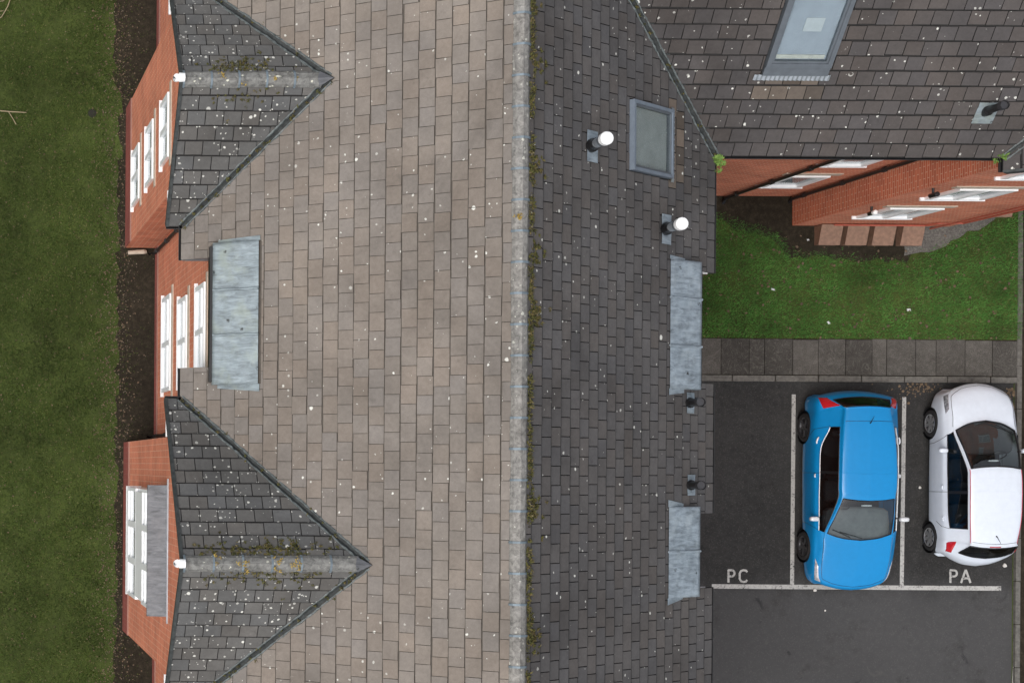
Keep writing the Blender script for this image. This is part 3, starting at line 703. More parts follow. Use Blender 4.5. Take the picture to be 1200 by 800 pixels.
# oriel on the south bay
b = bays[1]; oy0, oy1 = -2.48, -.43; xo0, xo1 = 3.40, 3.68; oz0, oz1 = 3.62, 8.02
Oo = Vector((xo0, oy1, 0)); Uo, No = Vector((0, -1, 0)), Vector((-1, 0, 0)); Lo = oy1 - oy0
mb = MB(); mb.box((xo0 + .05, oy0, oz0), (xo1, oy0 + .06, oz1)); mb.box((xo0 + .05, oy1 - .06, oz0), (xo1, oy1, oz1)); mb.box((xo0 - .02, oy0 - .02, oz0 - .08), (xo1, oy1 + .02, oz0))
mb.box((xo0 - .01, oy0 + .06, 5.35), (xo0 + .05, oy1 - .06, 6.45)); mb.box((xo0 - .015, oy0, oz0), (xo0 + .05, oy1, oz0 + .25))
orl = B(mb, 'oriel_window', 'upvc', main)
for z0, z1 in ((3.87, 5.35), (6.45, 8.0)):
    for k in range(3):
        mb = MB(); w_ = Lo / 3; u0 = k * w_
        for a4 in ((u0, u0 + w_, z0, z0 + .08), (u0, u0 + w_, z1 - .08, z1), (u0, u0 + .06, z0 + .08, z1 - .08), (u0 + w_ - .06, u0 + w_, z0 + .08, z1 - .08), (u0 + .06, u0 + w_ - .06, z0 + .5, z0 + .56)):
            mb.obox(Oo, Uo, Vector((0, 0, 1)), No, *a4, -.045, .012)
        fr = mb.build('casement', 'upvc', orl); fr.matrix_parent_inverse = Matrix.Identity(4)
        mb = MB(); mb.obox(Oo, Uo, Vector((0, 0, 1)), No, u0 + .03, u0 + w_ - .03, z0 + .03, z1 - .03, -.03, -.02)
        mb.v and loc(main, mb.build('oriel_pane', 'glass', main))
mb = MB(); mb.box((xo1 - .06, oy0 + .07, oz0 + .1), (xo1 - .03, oy1 - .07, oz1 - .05)); B(mb, 'oriel_blind', 'blind_blue', main)
mb = MB(); ny = 24
def op(i, j):
    y = oy0 - .09 + (Lo + .18) * i / ny; t = j / 4
    return (xo0 - .07 + (xo1 - xo0 + .07) * t, y, 8.04 + .12 * t + .006 * math.sin(i * 1.7 + j))
for i in range(ny):
    for j in range(4): mb.poly([op(i, j), op(i + 1, j), op(i + 1, j + 1), op(i, j + 1)])
    a_, b2 = op(i, 0), op(i + 1, 0); mb.poly([a_, b2, (b2[0], b2[1], 7.97), (a_[0], a_[1], 7.97)])
for i in (0, ny): mb.poly([op(i, 0), op(i, 4), (op(i, 4)[0], op(i, 4)[1], 7.97), (op(i, 0)[0], op(i, 0)[1], 7.97)])
B(mb, 'oriel_lead_roof', 'lead_dark', main, merge=True)
mb = MB(); mb.box((xo1 - .035, oy0 - .2, 8.14), (xo1 - .012, oy1 + .2, 8.21)); B(mb, 'lead_flashing', 'zinc', main)
# wing walls
WBx0, WBx1, WBy, WYw = WB['x0'], WB['x1'], WB['y'], WB['yw']
O_ = (WALLE - .5, WYw, 0); U_, N_ = (1, 0, 0), (0, -1, 0)
hs_ = [(16.45 - O_[0], 17.25 - O_[0], *z) for z in ZW] + [(22.9 - O_[0], 24.0 - O_[0], *z) for z in ZW]
wall(wing, O_, U_, N_, WX1 - O_[0], ZE - .1, hs_)
for h in hs_: window(wing, O_, U_, N_, h, 1 if h[0] < 5 else 2)
wall(wing, (WX1, WYw, 0), (0, 1, 0), (1, 0, 0), 2 * HALF - 1.07, ZE, [], gable=ZR - .1)
wall(wing, (WX1, WYw + 2 * HALF - 1.07, 0), (-1, 0, 0), (0, 1, 0), WX1 - WALLE, ZE, [])
O_ = (WBx0, WBy, 0); hs_ = [(18.43 - WBx0, 19.5 - WBx0, *z) for z in ZW]
wall(wing, O_, U_, N_, WBx1 - WBx0, ZE + (WBe - 1.665) * TP - .03, hs_, gable=ZE + WBe * TP - .06, name='bay_wall')
for h in hs_: window(wing, O_, U_, N_, h, 2)
wall(wing, (WBx0, WYw, 0), (0, -1, 0), (-1, 0, 0), WYw - WBy, ZE + .2, [], name='bay_side_wall', mat='brick')
wall(wing, (WBx1, WBy, 0), (0, 1, 0), (1, 0, 0), WYw - WBy, ZE + .2, [], name='bay_side_wall')
for sg in (-1, 1):
    mb = MB(); A0 = Vector((WB['xc'] + sg * WBe, WB['yv'], ZE)); A1 = Vector((WB['xc'], WB['yv'], ZE + WBe * TP)); nn = Vector((sg * SP, 0, CP))
    q = lambda p, y, n: p + Vector((0, y, 0)) + nn * n
    mb.hexa([q(A0, -.02, -.2), q(A0, .02, -.2), q(A1, .02, -.2), q(A1, -.02, -.2), q(A0, -.02, .045), q(A0, .02, .045), q(A1, .02, .045), q(A1, -.02, .045)])
    B(mb, 'bargeboard', 'valley', wing)

def downpipe(x, y, z0, z1, out, parent, shoe=True):
    mb = MB(); o = Vector(out); p = Vector((x, y, 0))
    pts = [p + Vector((0, 0, z1)) + o * .25, p + Vector((0, 0, z1 - .12)) + o * .22, p + Vector((0, 0, z1 - .45)), p + Vector((0, 0, z0 + .12)), p + Vector((0, 0, z0)) + o * .1]
    mb.tube(pts, .036, 10); d = B(mb, 'downpipe', 'black_pvc', parent, smooth=True)
    for z in np.arange(z0 + .6, z1 - .6, 1.7):
        mb = MB(); mb.tube([p + Vector((0, 0, z)), p + Vector((0, 0, z + .11))], .052, 10); k = mb.build('pipe_collar', 'black_pvc', d); k.matrix_parent_inverse = Matrix.Identity(4)
downpipe(16.34, WYw - .06, .12, ZE - .1, (0, -1, 0), wing); downpipe(WBx0 - .07, WYw - .07, .12, ZE - .1, (0, -.6, 0), wing)
downpipe(WALLW - .06, bays[0]['yc'] - bays[0]['hwall'] - .14, .12, ZE - .1, (-1, 0, 0), main)
downpipe(WALLW - .06, bays[1]['yc'] + bays[1]['hwall'] + .12, .12, ZE - .1, (-1, 0, 0), main)
downpipe(WALLW - .06, bays[1]['yc'] - bays[1]['hwall'] - .14, .12, ZE - .1, (-1, 0, 0), main)
# wall lamp and camera on the wing bay
for (x, z, top) in ((18.06, 3.15, 'white_cap'), (17.98, 5.62, 'black_pvc')):
    mb = MB(); c = Vector((x, WBy - .13, z)); mb.tube([c - Vector((0, 0, .2)), c - Vector((0, 0, .02))], .042, 12); mb.tube([c + Vector((0, .13, -.1)), c + Vector((0, .04, -.1))], .025, 8)
    o = B(mb, 'wall_lamp', 'black_pvc', wing)
    mb = MB(); mb.tube([c - Vector((0, 0, .02)), c + Vector((0, 0, .06)), c + Vector((0, 0, .075))], [.046, .046, .03], 12); k = mb.build('lamp_cap', top, o); k.matrix_parent_inverse = Matrix.Identity(4)
# red gas pipes along the foot of the wing bay
mb = MB()
mb.tube([(18.5, WBy - .04, .55), (20.4, WBy - .04, .55), (20.5, WBy - .04, .9), (21.0, WBy - .04, .95), (21.05, WBy - .04, 5.5)], .02, 8)
B(mb, 'gas_pipe', 'red_pipe', wing)
mb = MB(); mb.tube([(20.75, WBy - .05, .1), (20.75, WBy - .05, 4.8)], .018, 8); B(mb, 'gas_pipe', 'red_pipe', wing)

# ------------------------------------------------------------------ skylights
def skylight(s, r, name, parent, blind, mat_fr):
    u0, u1, v0, v1 = r; f = .052 if blind == 'blind_grey' else .075
    mb = MB(); mb.obox(s.O, s.U, s.V, s.N, u0, u1, v0, v0 + f, -.02, .10); mb.obox(s.O, s.U, s.V, s.N, u0, u1, v1 - f, v1, -.02, .10)
    mb.obox(s.O, s.U, s.V, s.N, u0, u0 + f, v0 + f, v1 - f, -.02, .10); mb.obox(s.O, s.U, s.V, s.N, u1 - f, u1, v0 + f, v1 - f, -.02, .10)
    root = B(mb, 'skylight', mat_fr, parent)
    def sub(nm, mt, *a):
        mb = MB(); mb.obox(s.O, s.U, s.V, s.N, *a); k = mb.build(nm, mt, root); k.matrix_parent_inverse = Matrix.Identity(4); return k
    i = f - .005
    mb = MB(); w2 = .04
    for a4 in ((u0 + i, u1 - i, v0 + i, v0 + i + w2), (u0 + i, u1 - i, v1 - i - w2, v1 - i), (u0 + i, u0 + i + w2, v0 + i + w2, v1 - i - w2), (u1 - i - w2, u1 - i, v0 + i + w2, v1 - i - w2)):
        mb.obox(s.O, s.U, s.V, s.N, *a4, .0, .082)
    k = mb.build('sash', 'frame_grey', root); k.matrix_parent_inverse = Matrix.Identity(4)
    sub('pane', 'glass', u0 + .09, u1 - .09, v0 + .09, v1 - .09, .058, .064)
    sub('blind', blind, u0 + .08, u1 - .08, v0 + .08, v1 - .08, .004, .010)
    return root, sub
rt, sub = skylight(slE, skE, 'skylight', main, 'blind_grey', 'frame_pale')
# corrugated bright apron below the frame (towards the eaves)
def apron(s, u0, u1, v0, v1, root, n=26, h=.055):
    mb = MB(); st = (u1 - u0) / n
    for i in range(n):
        z = [h + (.010 if (i + k) % 2 else -.004) for k in (0, 1)]
        a_, b2 = u0 + i * st, u0 + (i + 1) * st
        mb.poly([s.q(a_, v0, z[0] - .008), s.q(b2, v0, z[1] - .008), s.q(b2, v1, z[1]), s.q(a_, v1, z[0])])
    k = mb.build('flashing_apron', 'zinc', root); k.matrix_parent_inverse = Matrix.Identity(4)
apron(slE, skE[0] - .05, skE[1] + .05, skE[2] - .10, skE[2] + .01, rt)
rt, sub = skylight(slG, skG, 'skylight', wing, 'blind_blue', 'frame_grey')
wd = skG[1] - skG[0]; hh = skG[3] - skG[2]
sub('reflection_panel', 'paper', skG[0] + wd * .40, skG[0] + wd * .68, skG[2] + .62, skG[2] + .86, .018, .024)  # white panel added under the pane as the bright square reflected in the glass
sub('window_board', 'cream', skG[0] + .12, skG[1] - .14, skG[2] + .13, skG[2] + .20, .018, .026)
mb = MB(); mb.obox(slG.O, slG.U, slG.V, slG.N, skG[0], skG[1], skG[2] - .16, skG[2] - .005, .02, .075); k = mb.build('frame_skirt', 'frame_grey', rt); k.matrix_parent_inverse = Matrix.Identity(4)
apron(slG, skG[0] - .12, skG[1] + .06, skG[2] - .26, skG[2] - .15, rt, 34)

# ------------------------------------------------------------------ flues and soil vents
def plate(s, u0, u1, v0, v1, mat, parent, nm='lead_slate'):
    mb = MB(); n = 6
    def p(i, j): return s.q(u0 + (u1 - u0) * i / n, v0 + (v1 - v0) * j / n, .044 + random.uniform(0, .008))
    g = [[p(i, j) for j in range(n + 1)] for i in range(n + 1)]
    for i in range(n):
        for j in range(n): mb.poly([g[i][j], g[i + 1][j], g[i + 1][j + 1], g[i][j + 1]])
    return B(mb, nm, mat, parent, smooth=True, merge=True)
def flue(px, py, h, s, uv, parent):
    u, v = uv(px, py); c = s.q(u, v, 0)
    plate(s, u - .24, u + .24, v - .16, v + .16, 'lead_grey', parent)
    mb = MB(); mb.tube([c - Vector((0, 0, .1)), c + Vector((0, 0, .16)), c + Vector((0, 0, .22)), c + Vector((0, 0, .34))], [.105, .105, .085, .085], 16)
    f_ = B(mb, 'flue', 'black_pvc', parent, smooth=False)
    for a_, b2, r, mt, nm in ((.34, h - .22, .075, 'zinc', 'flue_pipe'), (h - .22, h - .14, .09, 'frame_grey', 'flue_collar'), (h - .12, h, .10, 'white_cap', 'flue_cap')):
        mb = MB(); mb.tube([c + Vector((0, 0, a_)), c + Vector((0, 0, b2 - .015)), c + Vector((0, 0, b2))], [r, r, r * .85], 18)
        k = mb.build(nm, mt, f_); k.matrix_parent_inverse = Matrix.Identity(4)
flue(691, 172, .78, slE, uvE, main); flue(778, 269, .78, slE, uvE, main)
def vent(px, py, h, s, uv, parent, mat, pw=.13):
    u, v = uv(px, py); c = s.q(u, v, 0)
    plate(s, u - .17, u + .17, v - pw, v + pw, mat, parent)
    mb = MB(); mb.tube([c - Vector((0, 0, .1)), c + Vector((0, 0, .12)), c + Vector((0, 0, .16)), c + Vector((0, 0, h - .1))], [.085, .085, .062, .062], 14)
    f_ = B(mb, 'vent_pipe', 'black_pvc', parent)
    mb = MB(); mb.tube([c + Vector((0, 0, h - .11)), c + Vector((0, 0, h))], .075, 14, cap=False); mb.tube([c + Vector((0, 0, h - .05)), c + Vector((0, 0, h - .045))], .07, 14)
    k = mb.build('vent_cowl', 'alloy_dark', f_); k.matrix_parent_inverse = Matrix.Identity(4)
vent(806, 472, .55, slE, uvE, main, 'lead_grey'); vent(807, 568, .55, slE, uvE, main, 'lead_grey'); vent(1154, 131, .6, slG, uvG, wing, 'lead_green', .2)

# ------------------------------------------------------------------ ground, beds, path, car park
def sheet(name, pts, z, mat, parent=None, kind='structure', sub=0, label=None):
    mb = MB(); mb.poly([(p[0], p[1], z) for p in pts]); return mb.build(name, mat, parent, kind=kind, label=label)
def block(name, x0, x1, y0, y1, z0, z1, mat, parent=None, kind=None, label=None, bev=0.):
    mb = MB(); mb.box((x0, y0, z0), (x1, y1, z1)); o = mb.build(name, mat, parent, kind=kind, label=label)
    if bev:
        bm = bmesh.new(); bm.from_mesh(o.data); bmesh.ops.bevel(bm, geom=bm.edges[:], offset=bev, segments=2, affect='EDGES'); bm.to_mesh(o.data); bm.free()
    return o
sheet('ground', [(-150, -150), (150, -150), (150, 150), (-150, 150)], 0., 'lawn', label='mown lawn and ground all round the buildings')
def wob(pts, n, amp):
    out = []
    for i in range(len(pts)):
        a_, b2 = Vector(pts[i]), Vector(pts[(i + 1) % len(pts)]); k = max(1, int((b2 - a_).length / n))
        for j in range(k): q = a_ + (b2 - a_) * (j / k); out.append((q.x + random.uniform(-amp, amp), q.y + random.uniform(-amp, amp)))
    return out
sheet('soil_bed', wob([(3.36, 13), (3.40, 8.0), (3.54, 7.7), (3.50, 4.3), (3.48, 1.4), (3.50, -4), (3.4, -7), (4.5, -7), (4.5, 13)], .16, .07), .004, 'soil', label='dark soil bed with leaf litter along the west wall')
LX0, LX1 = 12.0, 22.72; PY1 = P(1000, 397, .1).y; PY0 = P(1000, 440, .1).y; KY0 = P(1000, 447, .1).y
block('raised_lawn', LX0, LX1, PY1, 8, -.05, .09, 'lawn', kind='structure', label='small lawn between the wing and the paved path')
sheet('soil_bed', wob([(12.3, 5.9), (12.4, 5.45), (14.8, 5.42), (15.9, 5.5), (16.6, 5.12), (17.5, 4.85), (17.8, 4.52), (20.3, 4.42), (20.5, 4.9), (21.0, 5.9)], .14, .06), .096, 'soil', label='bare soil strip at the foot of the wing')
sheet('gravel_patch', wob([(20.15, 4.56), (20.9, 4.7), (22.0, 5.25), (22.5, 5.9), (20.3, 5.9)], .14, .05), .100, 'gravel', label='grey gravel patch beside the meter boxes')
path = block('path', LX0, LX1, PY0, PY1, -.05, .07, 'soil', kind='structure', label='path of grey concrete slabs along the lawn edge')
xs = [P(v, 420, .1).x for v in (800, 845, 878, 896, 929, 959, 991, 1022, 1039, 1073, 1097, 1131, 1163, 1196)]
xs = [LX0 + .4, LX0 + .8, LX0 + 1.4] + [x for x in xs if x > LX0 + 1.5]
for a_, b2 in zip(xs, xs[1:]):
    block('paving_slab', a_ + .007, b2 - .007, PY0 + .012, PY1 - random.uniform(.0, .03), .05, .098 + random.uniform(-.003, .003), 'slab', path, bev=.006)
kb = bpy.data.objects.new('kerb', None); 
mb = MB(); mb.box((LX0, KY0, -.05), (LX1, PY0 - .004, .06)); kb = mb.build('kerb', 'soil', kind='structure', label='concrete kerb along the head of the parking bays')
x = LX0
while x < LX1 - .1:
    block('kerb_stone', x + .006, min(x + .9, LX1) - .006, KY0 - .006, PY0 - .008, 0, .105 + random.uniform(-.004, .004), 'kerb', kb, bev=.012); x += .915
tar = sheet('car_park', [(12.0, -40), (22.6, -40), (22.6, KY0 + .02), (12.0, KY0 + .02)], .004, 'tarmac', label='dark tarmac car park with numbered bays')
tar['label'] = 'dark tarmac car park with white bay lines'
XK = P(1191, 600, .1).x
kb2 = block('kerb', XK + .02, XK + .14, -30, 8, -.05, .07, 'soil', kind='structure', label='concrete edging on the far side of the white car')
y = -6.0
while y < 6.5:
    block('kerb_stone', XK, XK + .10, y + .006, y + .905, -.02, .10 + random.uniform(-.006, .006), 'kerb', kb2, bev=.012); y += .915
sheet('verge_strip', [(XK + .13, -30), (30, -30), (30, 8), (XK + .13, 8)], .05, 'soil', label='soil strip beyond the edging')
# markings
def strip(px0, py0, px1, py1, wd_, name='bay_line', z=.008):
    a_, b2 = P(px0, py0), P(px1, py1); d = (b2 - a_).normalized(); n = Vector((-d.y, d.x, 0)) * wd_ / 2; mb = MB(); k = 40
    for i in range(k):
        e = [random.uniform(-.004, .004) for _ in range(2)]
        s0, s1 = a_ + (b2 - a_) * (i / k), a_ + (b2 - a_) * ((i + 1) / k)
        mb.poly([(q.x, q.y, z) for q in (s0 - n, s1 - n, s1 + n, s0 + n)])
    return mb.build(name, 'paint_line', tar)
strip(930, 462, 928, 684.5, .085); strip(1059.5, 465, 1056.5, 685.5, .085); strip(834, 686.5, 1173, 689, .095)
strip(1189, 766, 1186, 830, .06)
def letter(strokes, px, py, wpx, hpx, th, z=.008):
    mb = MB(); n = 0
    for pl in strokes:
        pts = [P(px + x * wpx, py + y * hpx) for x, y in pl]
        L = []; Rr = []
        for i, p in enumerate(pts):
            d = (pts[min(i + 1, len(pts) - 1)] - pts[max(i - 1, 0)]).normalized(); q = Vector((-d.y, d.x, 0)) * th / 2
            L.append(p + q); Rr.append(p - q)
        for i in range(len(pts) - 1): mb.poly([(v.x, v.y, z + n * .0015) for v in (L[i], L[i + 1], Rr[i + 1], Rr[i])])
        n += 1
    mb.build('painted_letter', 'paint_line', tar)
arcP = [(.0, .04), (.55, .04)] + [(.55 + .4 * math.sin(a), .28 - .24 * math.cos(a)) for a in np.linspace(.3, math.pi - .3, 7)] + [(.55, .52), (.0, .52)]
LP = [[(.06, 0), (.06, 1)], arcP]
LC = [[(.95, .2), (.8, .07), (.5, .04), (.22, .1), (.06, .3), (.06, .7), (.22, .9), (.5, .96), (.8, .93), (.95, .8)]]
LA = [[(0, 1), (.5, 0)], [(.5, 0), (1, 1)], [(.2, .66), (.8, .66)]]
letter(LP, 853, 667, 8, 15, .045); letter(LC, 866, 667, 10, 15, .045)
letter(LP, 1113, 667, 8.5, 15.5, .045); letter(LA, 1126, 667, 11, 15.5, .045)

# ------------------------------------------------------------------ grass, litter, moss (uncountable)
def blades(name, regions, dens, mat, zbase, lmin, lmax, label, wdt=.006, lean=.8):
    V_, F_, T_ = [], [], []; n0 = 0
    for (x0, x1, y0, y1, fn) in regions:
        n = int((x1 - x0) * (y1 - y0) * dens)
        x = RNG.uniform(x0, x1, n); y = RNG.uniform(y0, y1, n)
        cl = np.sin(x * 3.1 + np.sin(y * 2.3) * 2) * np.sin(y * 2.7 + np.sin(x * 1.9) * 2)
        keep = RNG.uniform(-1, 1, n) < .55 + cl
        if fn is not None: keep &= fn(x, y)
        x, y = x[keep], y[keep]; n = len(x)
        a = RNG.uniform(0, 2 * np.pi, n); L = RNG.uniform(lmin, lmax, n); t = RNG.uniform(.3, 1.2, n) * lean
        dx, dy, dz = np.cos(a) * np.sin(t) * L, np.sin(a) * np.sin(t) * L, np.cos(t) * L
        wx, wy = -np.sin(a) * wdt, np.cos(a) * wdt
        v = np.stack([np.stack([x - wx, y - wy, np.full(n, zbase)], 1), np.stack([x + wx, y + wy, np.full(n, zbase)], 1), np.stack([x + dx, y + dy, zbase + dz], 1)], 1).reshape(-1, 3)
        V_.append(v); T_.append(np.clip(RNG.beta(2.2, 2.4, n) + (RNG.uniform(0, 1, n) < .05) * .5, 0, 1))
    v = np.concatenate(V_); t = np.concatenate(T_); n = len(t)
    me = bpy.data.meshes.new(name); me.vertices.add(3 * n); me.vertices.foreach_set('co', v.ravel().astype(np.float32))
    me.loops.add(3 * n); me.loops.foreach_set('vertex_index', np.arange(3 * n, dtype=np.int32))
    me.polygons.add(n); me.polygons.foreach_set('loop_start', np.arange(0, 3 * n, 3, dtype=np.int32))
    me.update(calc_edges=True)
    a = me.attributes.new('tint', 'FLOAT', 'FACE'); a.data.foreach_set('value', t.astype(np.float32)); me.materials.append(MATS[mat])
    return link(bpy.data.objects.new(name, me), None, label, 'grass', None, 'stuff')
def edge(x, y):
    e = 3.26 + .10 * np.sin(y * 3.3) + .07 * np.sin(y * 9.1) + RNG.normal(0, .10, len(x)) + (RNG.uniform(0, 1, len(x)) < .6) * RNG.exponential(.26, len(x))
    inb = np.zeros(len(x), bool)
    for b in bays: inb |= (np.abs(y - b['yc']) < b['hwall'] + .05) & (x > 3.6)
    return (x < e) & (x < 4.25) & ~inb
blades('grass', [(-3.0, 4.25, -7, 13, edge)], 3300, 'grass_blade', 0., .03, .075, 'short patchy lawn grass west of the long block')
def redge(x, y):
    lim = np.interp(x, [12, 14.8, 15.9, 16.6, 17.5, 17.8, 20.3, 21.0, 22.7], [5.6, 5.55, 5.5, 5.25, 4.98, 4.6, 4.44, 4.75, 5.5])
    return y < lim + RNG.normal(0, .07, len(x))
blades('grass', [(12.2, 22.7, PY1 + .01, 5.6, redge)], 4200, 'grass_lush', .088, .03, .085, 'greener grass between the wing and the slab path')

def chips(name, pts, mat, r0, r1, label, cat='leaves', flat=.35, parent=None, n=5):
    mb = MB()
    for (x, y, z) in pts:
        r = random.uniform(r0, r1); a = random.uniform(0, 6.28); tx, ty = random.uniform(-flat, flat), random.uniform(-flat, flat); asp = random.uniform(.4, .9)
        P_ = []
        for k in range(n):
            t = 2 * math.pi * k / n; lx, ly = math.cos(t) * r * random.uniform(.8, 1.1), math.sin(t) * r * asp
            gx, gy = lx * math.cos(a) - ly * math.sin(a), lx * math.sin(a) + ly * math.cos(a)
            P_.append((x + gx, y + gy, z + .006 + r * flat + gx * tx + gy * ty))
        mb.poly(P_)
    return mb.build(name, mat, parent, label=label if parent is None else None, cat=cat if parent is None else None, kind='stuff')
pts = []
for _ in range(5200):
    y = random.uniform(-6, 12); x = 3.45 + random.gauss(0, .25)
    if x > 4.28 or (x > 3.64 and any(abs(y - b['yc']) < b['hwall'] + .03 for b in bays)): continue
    pts.append((x, y, .004))
for _ in range(1500): pts.append((random.uniform(-1, 3.5), random.uniform(-6, 12), .012))
chips('fallen_leaves', pts[::2], 'leaf_litter', .008, .024, 'brown dead leaves strewn along the west wall and lawn')
chips('fallen_leaf_scraps', pts[1::3], 'chip_pale', .006, .015, 'pale dry leaf scraps in the west lawn and bed')
pts = [(random.uniform(13.5, 22.6), random.uniform(PY1, 5.0), .12) for _ in range(260)]
for cx, cy, sg, n in ((1080, 455, 9, 60), (1180, 462, 6, 40), (1190, 480, 5, 30), (1060, 460, 12, 20)):
    for _ in range(n): q = P(random.gauss(cx, sg), random.gauss(cy, sg * .5)); pts.append((min(q.x, XK - .03), min(q.y, KY0 - .04), .004))
chips('fallen_leaf_clusters', pts, 'leaf_litter', .015, .04, 'brown dead leaves on the small lawn and by the kerb')

def moss(name, clumps, mat, parent, size=.012, per=16):
    mb = MB()
    for (c, nrm, rad) in clumps:
        nrm = Vector(nrm)
        for _ in range(per):
            d = Vector((random.gauss(0, 1), random.gauss(0, 1), random.gauss(0, 1))).normalized(); d -= nrm * min(0, d.dot(nrm))
            p = Vector(c) + d * rad * random.uniform(.5, 1); a_ = Vector((random.gauss(0, 1), random.gauss(0, 1), random.gauss(0, 1))).normalized() * size * random.uniform(.7, 1.6)
            b2 = a_.cross(d).normalized() * size
            mb.poly([p - a_, p + a_ * .3 + b2, p + a_ + d * size])
    o = B(mb, name, mat, parent); o['kind'] = 'stuff'; return o
cl = []
y = YB
while y < YT:
    if math.sin(y * 7.3) + math.sin(y * 3.1 + 1) + random.gauss(0, .8) > -.9:
        d = .15 + abs(random.gauss(0, .03)); cl.append(((XC + d, y, ZR - d * TP + .035), nE, random.uniform(.035, .075)))
    y += random.uniform(.02, .05)
for _ in range(150):
    d = .2 + abs(random.gauss(0, .12)); yy = random.choice([7, 4.4, 5.9, 2.3, -.6, -2.5, 3.2]) + random.gauss(0, .12); cl.append(((XC + d, yy, ZR - d * TP + .03), nE, random.uniform(.012, .03)))
moss('moss', cl, 'moss', main, .022, 20)
cl = []; cy_ = []
for i, b in enumerate(bays):
    zr = ZE + b['hw'] * TP
    for _ in range(260 if i else 120):
        sgn = random.choice([1, 1, 1, -1]); d = .13 + abs(random.gauss(0, .11 if i else .16)); x = random.gauss(4.9 if i else 4.55, .55 if i else .25)
        if x < b['xv'] + .1: continue
        cl.append(((x, b['yc'] + sgn * d, zr - d * TP + .035), (0, sgn * SP, CP), random.uniform(.014, .036)))
    for _ in range(22 if i else 5):
        d = random.uniform(-.13, .13); x = random.choice([4.5, 5.05, 5.35, 4.2]) + random.gauss(0, .06); cy_.append(((x, b['yc'] + d, zr - abs(d) * .5 + .05), (0, 0, 1), random.uniform(.022, .045)))
    for _ in range(70):      # along the south valley
        t = random.random(); sg = -1 if random.random() < .75 else 1
        cl.append(((XL + b['hw'] * t + random.gauss(0, .05), b['yc'] + sg * b['hw'] * (1 - t) + random.gauss(0, .05), ZE + b['hw'] * t * TP + .05), (0, 0, 1), random.uniform(.012, .03)))
for _ in range(60):
    t = random.random(); cl.append(((XR_ - HALF * t + random.gauss(0, .05), WY + HALF * t + random.gauss(0, .05), ZE + HALF * t * TP + .05), (0, 0, 1), random.uniform(.012, .03)))
moss('moss', cl, 'moss', main, .016, 14); moss('lichen', cy_, 'moss_yellow', main, .017, 14)
q = P(607, 255, ZR).y; moss('lichen', [((XC - .05 + random.gauss(0, .03), q + random.gauss(0, .03), ZR + .05), (0, 0, 1), .02) for _ in range(9)], 'moss_yellow', main, .012, 12)
def weed(px, py, z, n, sp, label):
    c = P(px, py, z); cl = [((c.x + random.gauss(0, sp), c.y + random.gauss(0, sp), z + random.uniform(-.05, .12)), (0, 0, 1), random.uniform(.02, .05)) for _ in range(n)]
    mb = MB()
    for (p, _, r) in cl:
        p = Vector(p)
        for _ in range(9):
            a_ = random.uniform(0, 6.28); L = random.uniform(.03, .08); d = Vector((math.cos(a_) * L, math.sin(a_) * L, random.uniform(0, .05))); s_ = Vector((-d.y, d.x, 0)) * .22
            mb.poly([p, p + d * .5 + s_, p + d, p + d * .5 - s_])
    o = mb.build('gutter_weed', 'fern', None, label=label, cat='weed', kind=None); return o
weed(841, 188, ZE - .02, 26, .06, 'bright green weed growing from the gutter where the two roofs meet')
weed(1172, 182, ZE - .02, 16, .05, 'small green weed in the gutter of the wing bay')

# small loose things
gcount = 0
def meter(x, y, rz, lab):
    o = empty('meter_box', (x, y, .09), lab, 'meter box', 'brown meter boxes along the wing wall', rz)
    mb = MB(); a_, d = .215, .40
    mb.hexa([(-a_, -d, 0), (a_, -d, 0), (a_, 0, 0), (-a_, 0, 0), (-a_, -d, .20), (a_, -d, .20), (a_, 0, .36), (-a_, 0, .36)]); mb.build('box', 'meter_brown', o)
    mb = MB(); e = a_ + .012
    mb.hexa([(-e, -d - .015, .203), (e, -d - .015, .203), (e, 0, .368), (-e, 0, .368), (-e, -d - .015, .222), (e, -d - .015, .222), (e, 0, .387), (-e, 0, .387)]); mb.build('lid', 'meter_brown', o)
    mb = MB(); mb.tube([(a_ - .03, -.02, .34), (a_ - .03, .05, .42), (a_ - .03, .07, .6)], .014, 8); mb.build('gas_pipe', 'red_pipe', o)
for px, ml in ((974, 'at the bare soil end of the row of four'), (1005, 'second from the bare soil in the row of four'), (1036.5, 'second from the gravel in the row of four'), (1070, 'at the gravel end of the row of four')):
    q = P(px, 268, .4); meter(q.x, WBy - .02, 0, 'brown sloping lidded meter box ' + ml)
for px, ml in ((1147, 'just round the corner of the wing bay'), (1176, 'farther from the wing bay')):
    q = P(px, 240, .4); meter(q.x, WYw - .02, 0, 'brown meter box beyond the gravel patch, ' + ml)
q = P(108, 133); mb = MB(); mb.tube([(q.x, q.y, .0), (q.x, q.y, .02)], .09, 16); mb.build('drain_cover', 'dark_hole', label='small round dark drain in the west lawn', cat='drain')
q = P(150, 296, .06); mb = MB(); mb.tube([q, q + Vector((.34, .02, .02)), q + Vector((.38, .02, .0))], [.045, .05, .04], 12); mb.build('drain_pipe_end', 'stone', label='short pale pipe end on the soil below the corner of the brick bay', cat='pipe')
def twig(pts, r, lab):
    mb = MB(); pp = [P(x, y, .05) for x, y in pts[0]]; mb.tube(pp, [r * (1 - .6 * i / len(pp)) for i in range(len(pp))], 6)
    for br in pts[1:]: pp = [P(x, y, .05) for x, y in br]; mb.tube(pp, r * .5, 6)
    mb.build('fallen_branch', 'bark', label=lab, cat='branch')
twig([[(-30, 126), (-5, 129.5), (12, 131), (31, 132)], [(10, 131), (15, 139), (19, 146)]], .016, 'pale forked fallen branch lying on the lawn by the drain')
twig([[(-14, 30), (2, 20), (9, 8), (14, -6)], [(-10, 14), (4, 13)], [(-12, 4), (5, 1)]], .014, 'pale fallen twigs in the lawn corner')
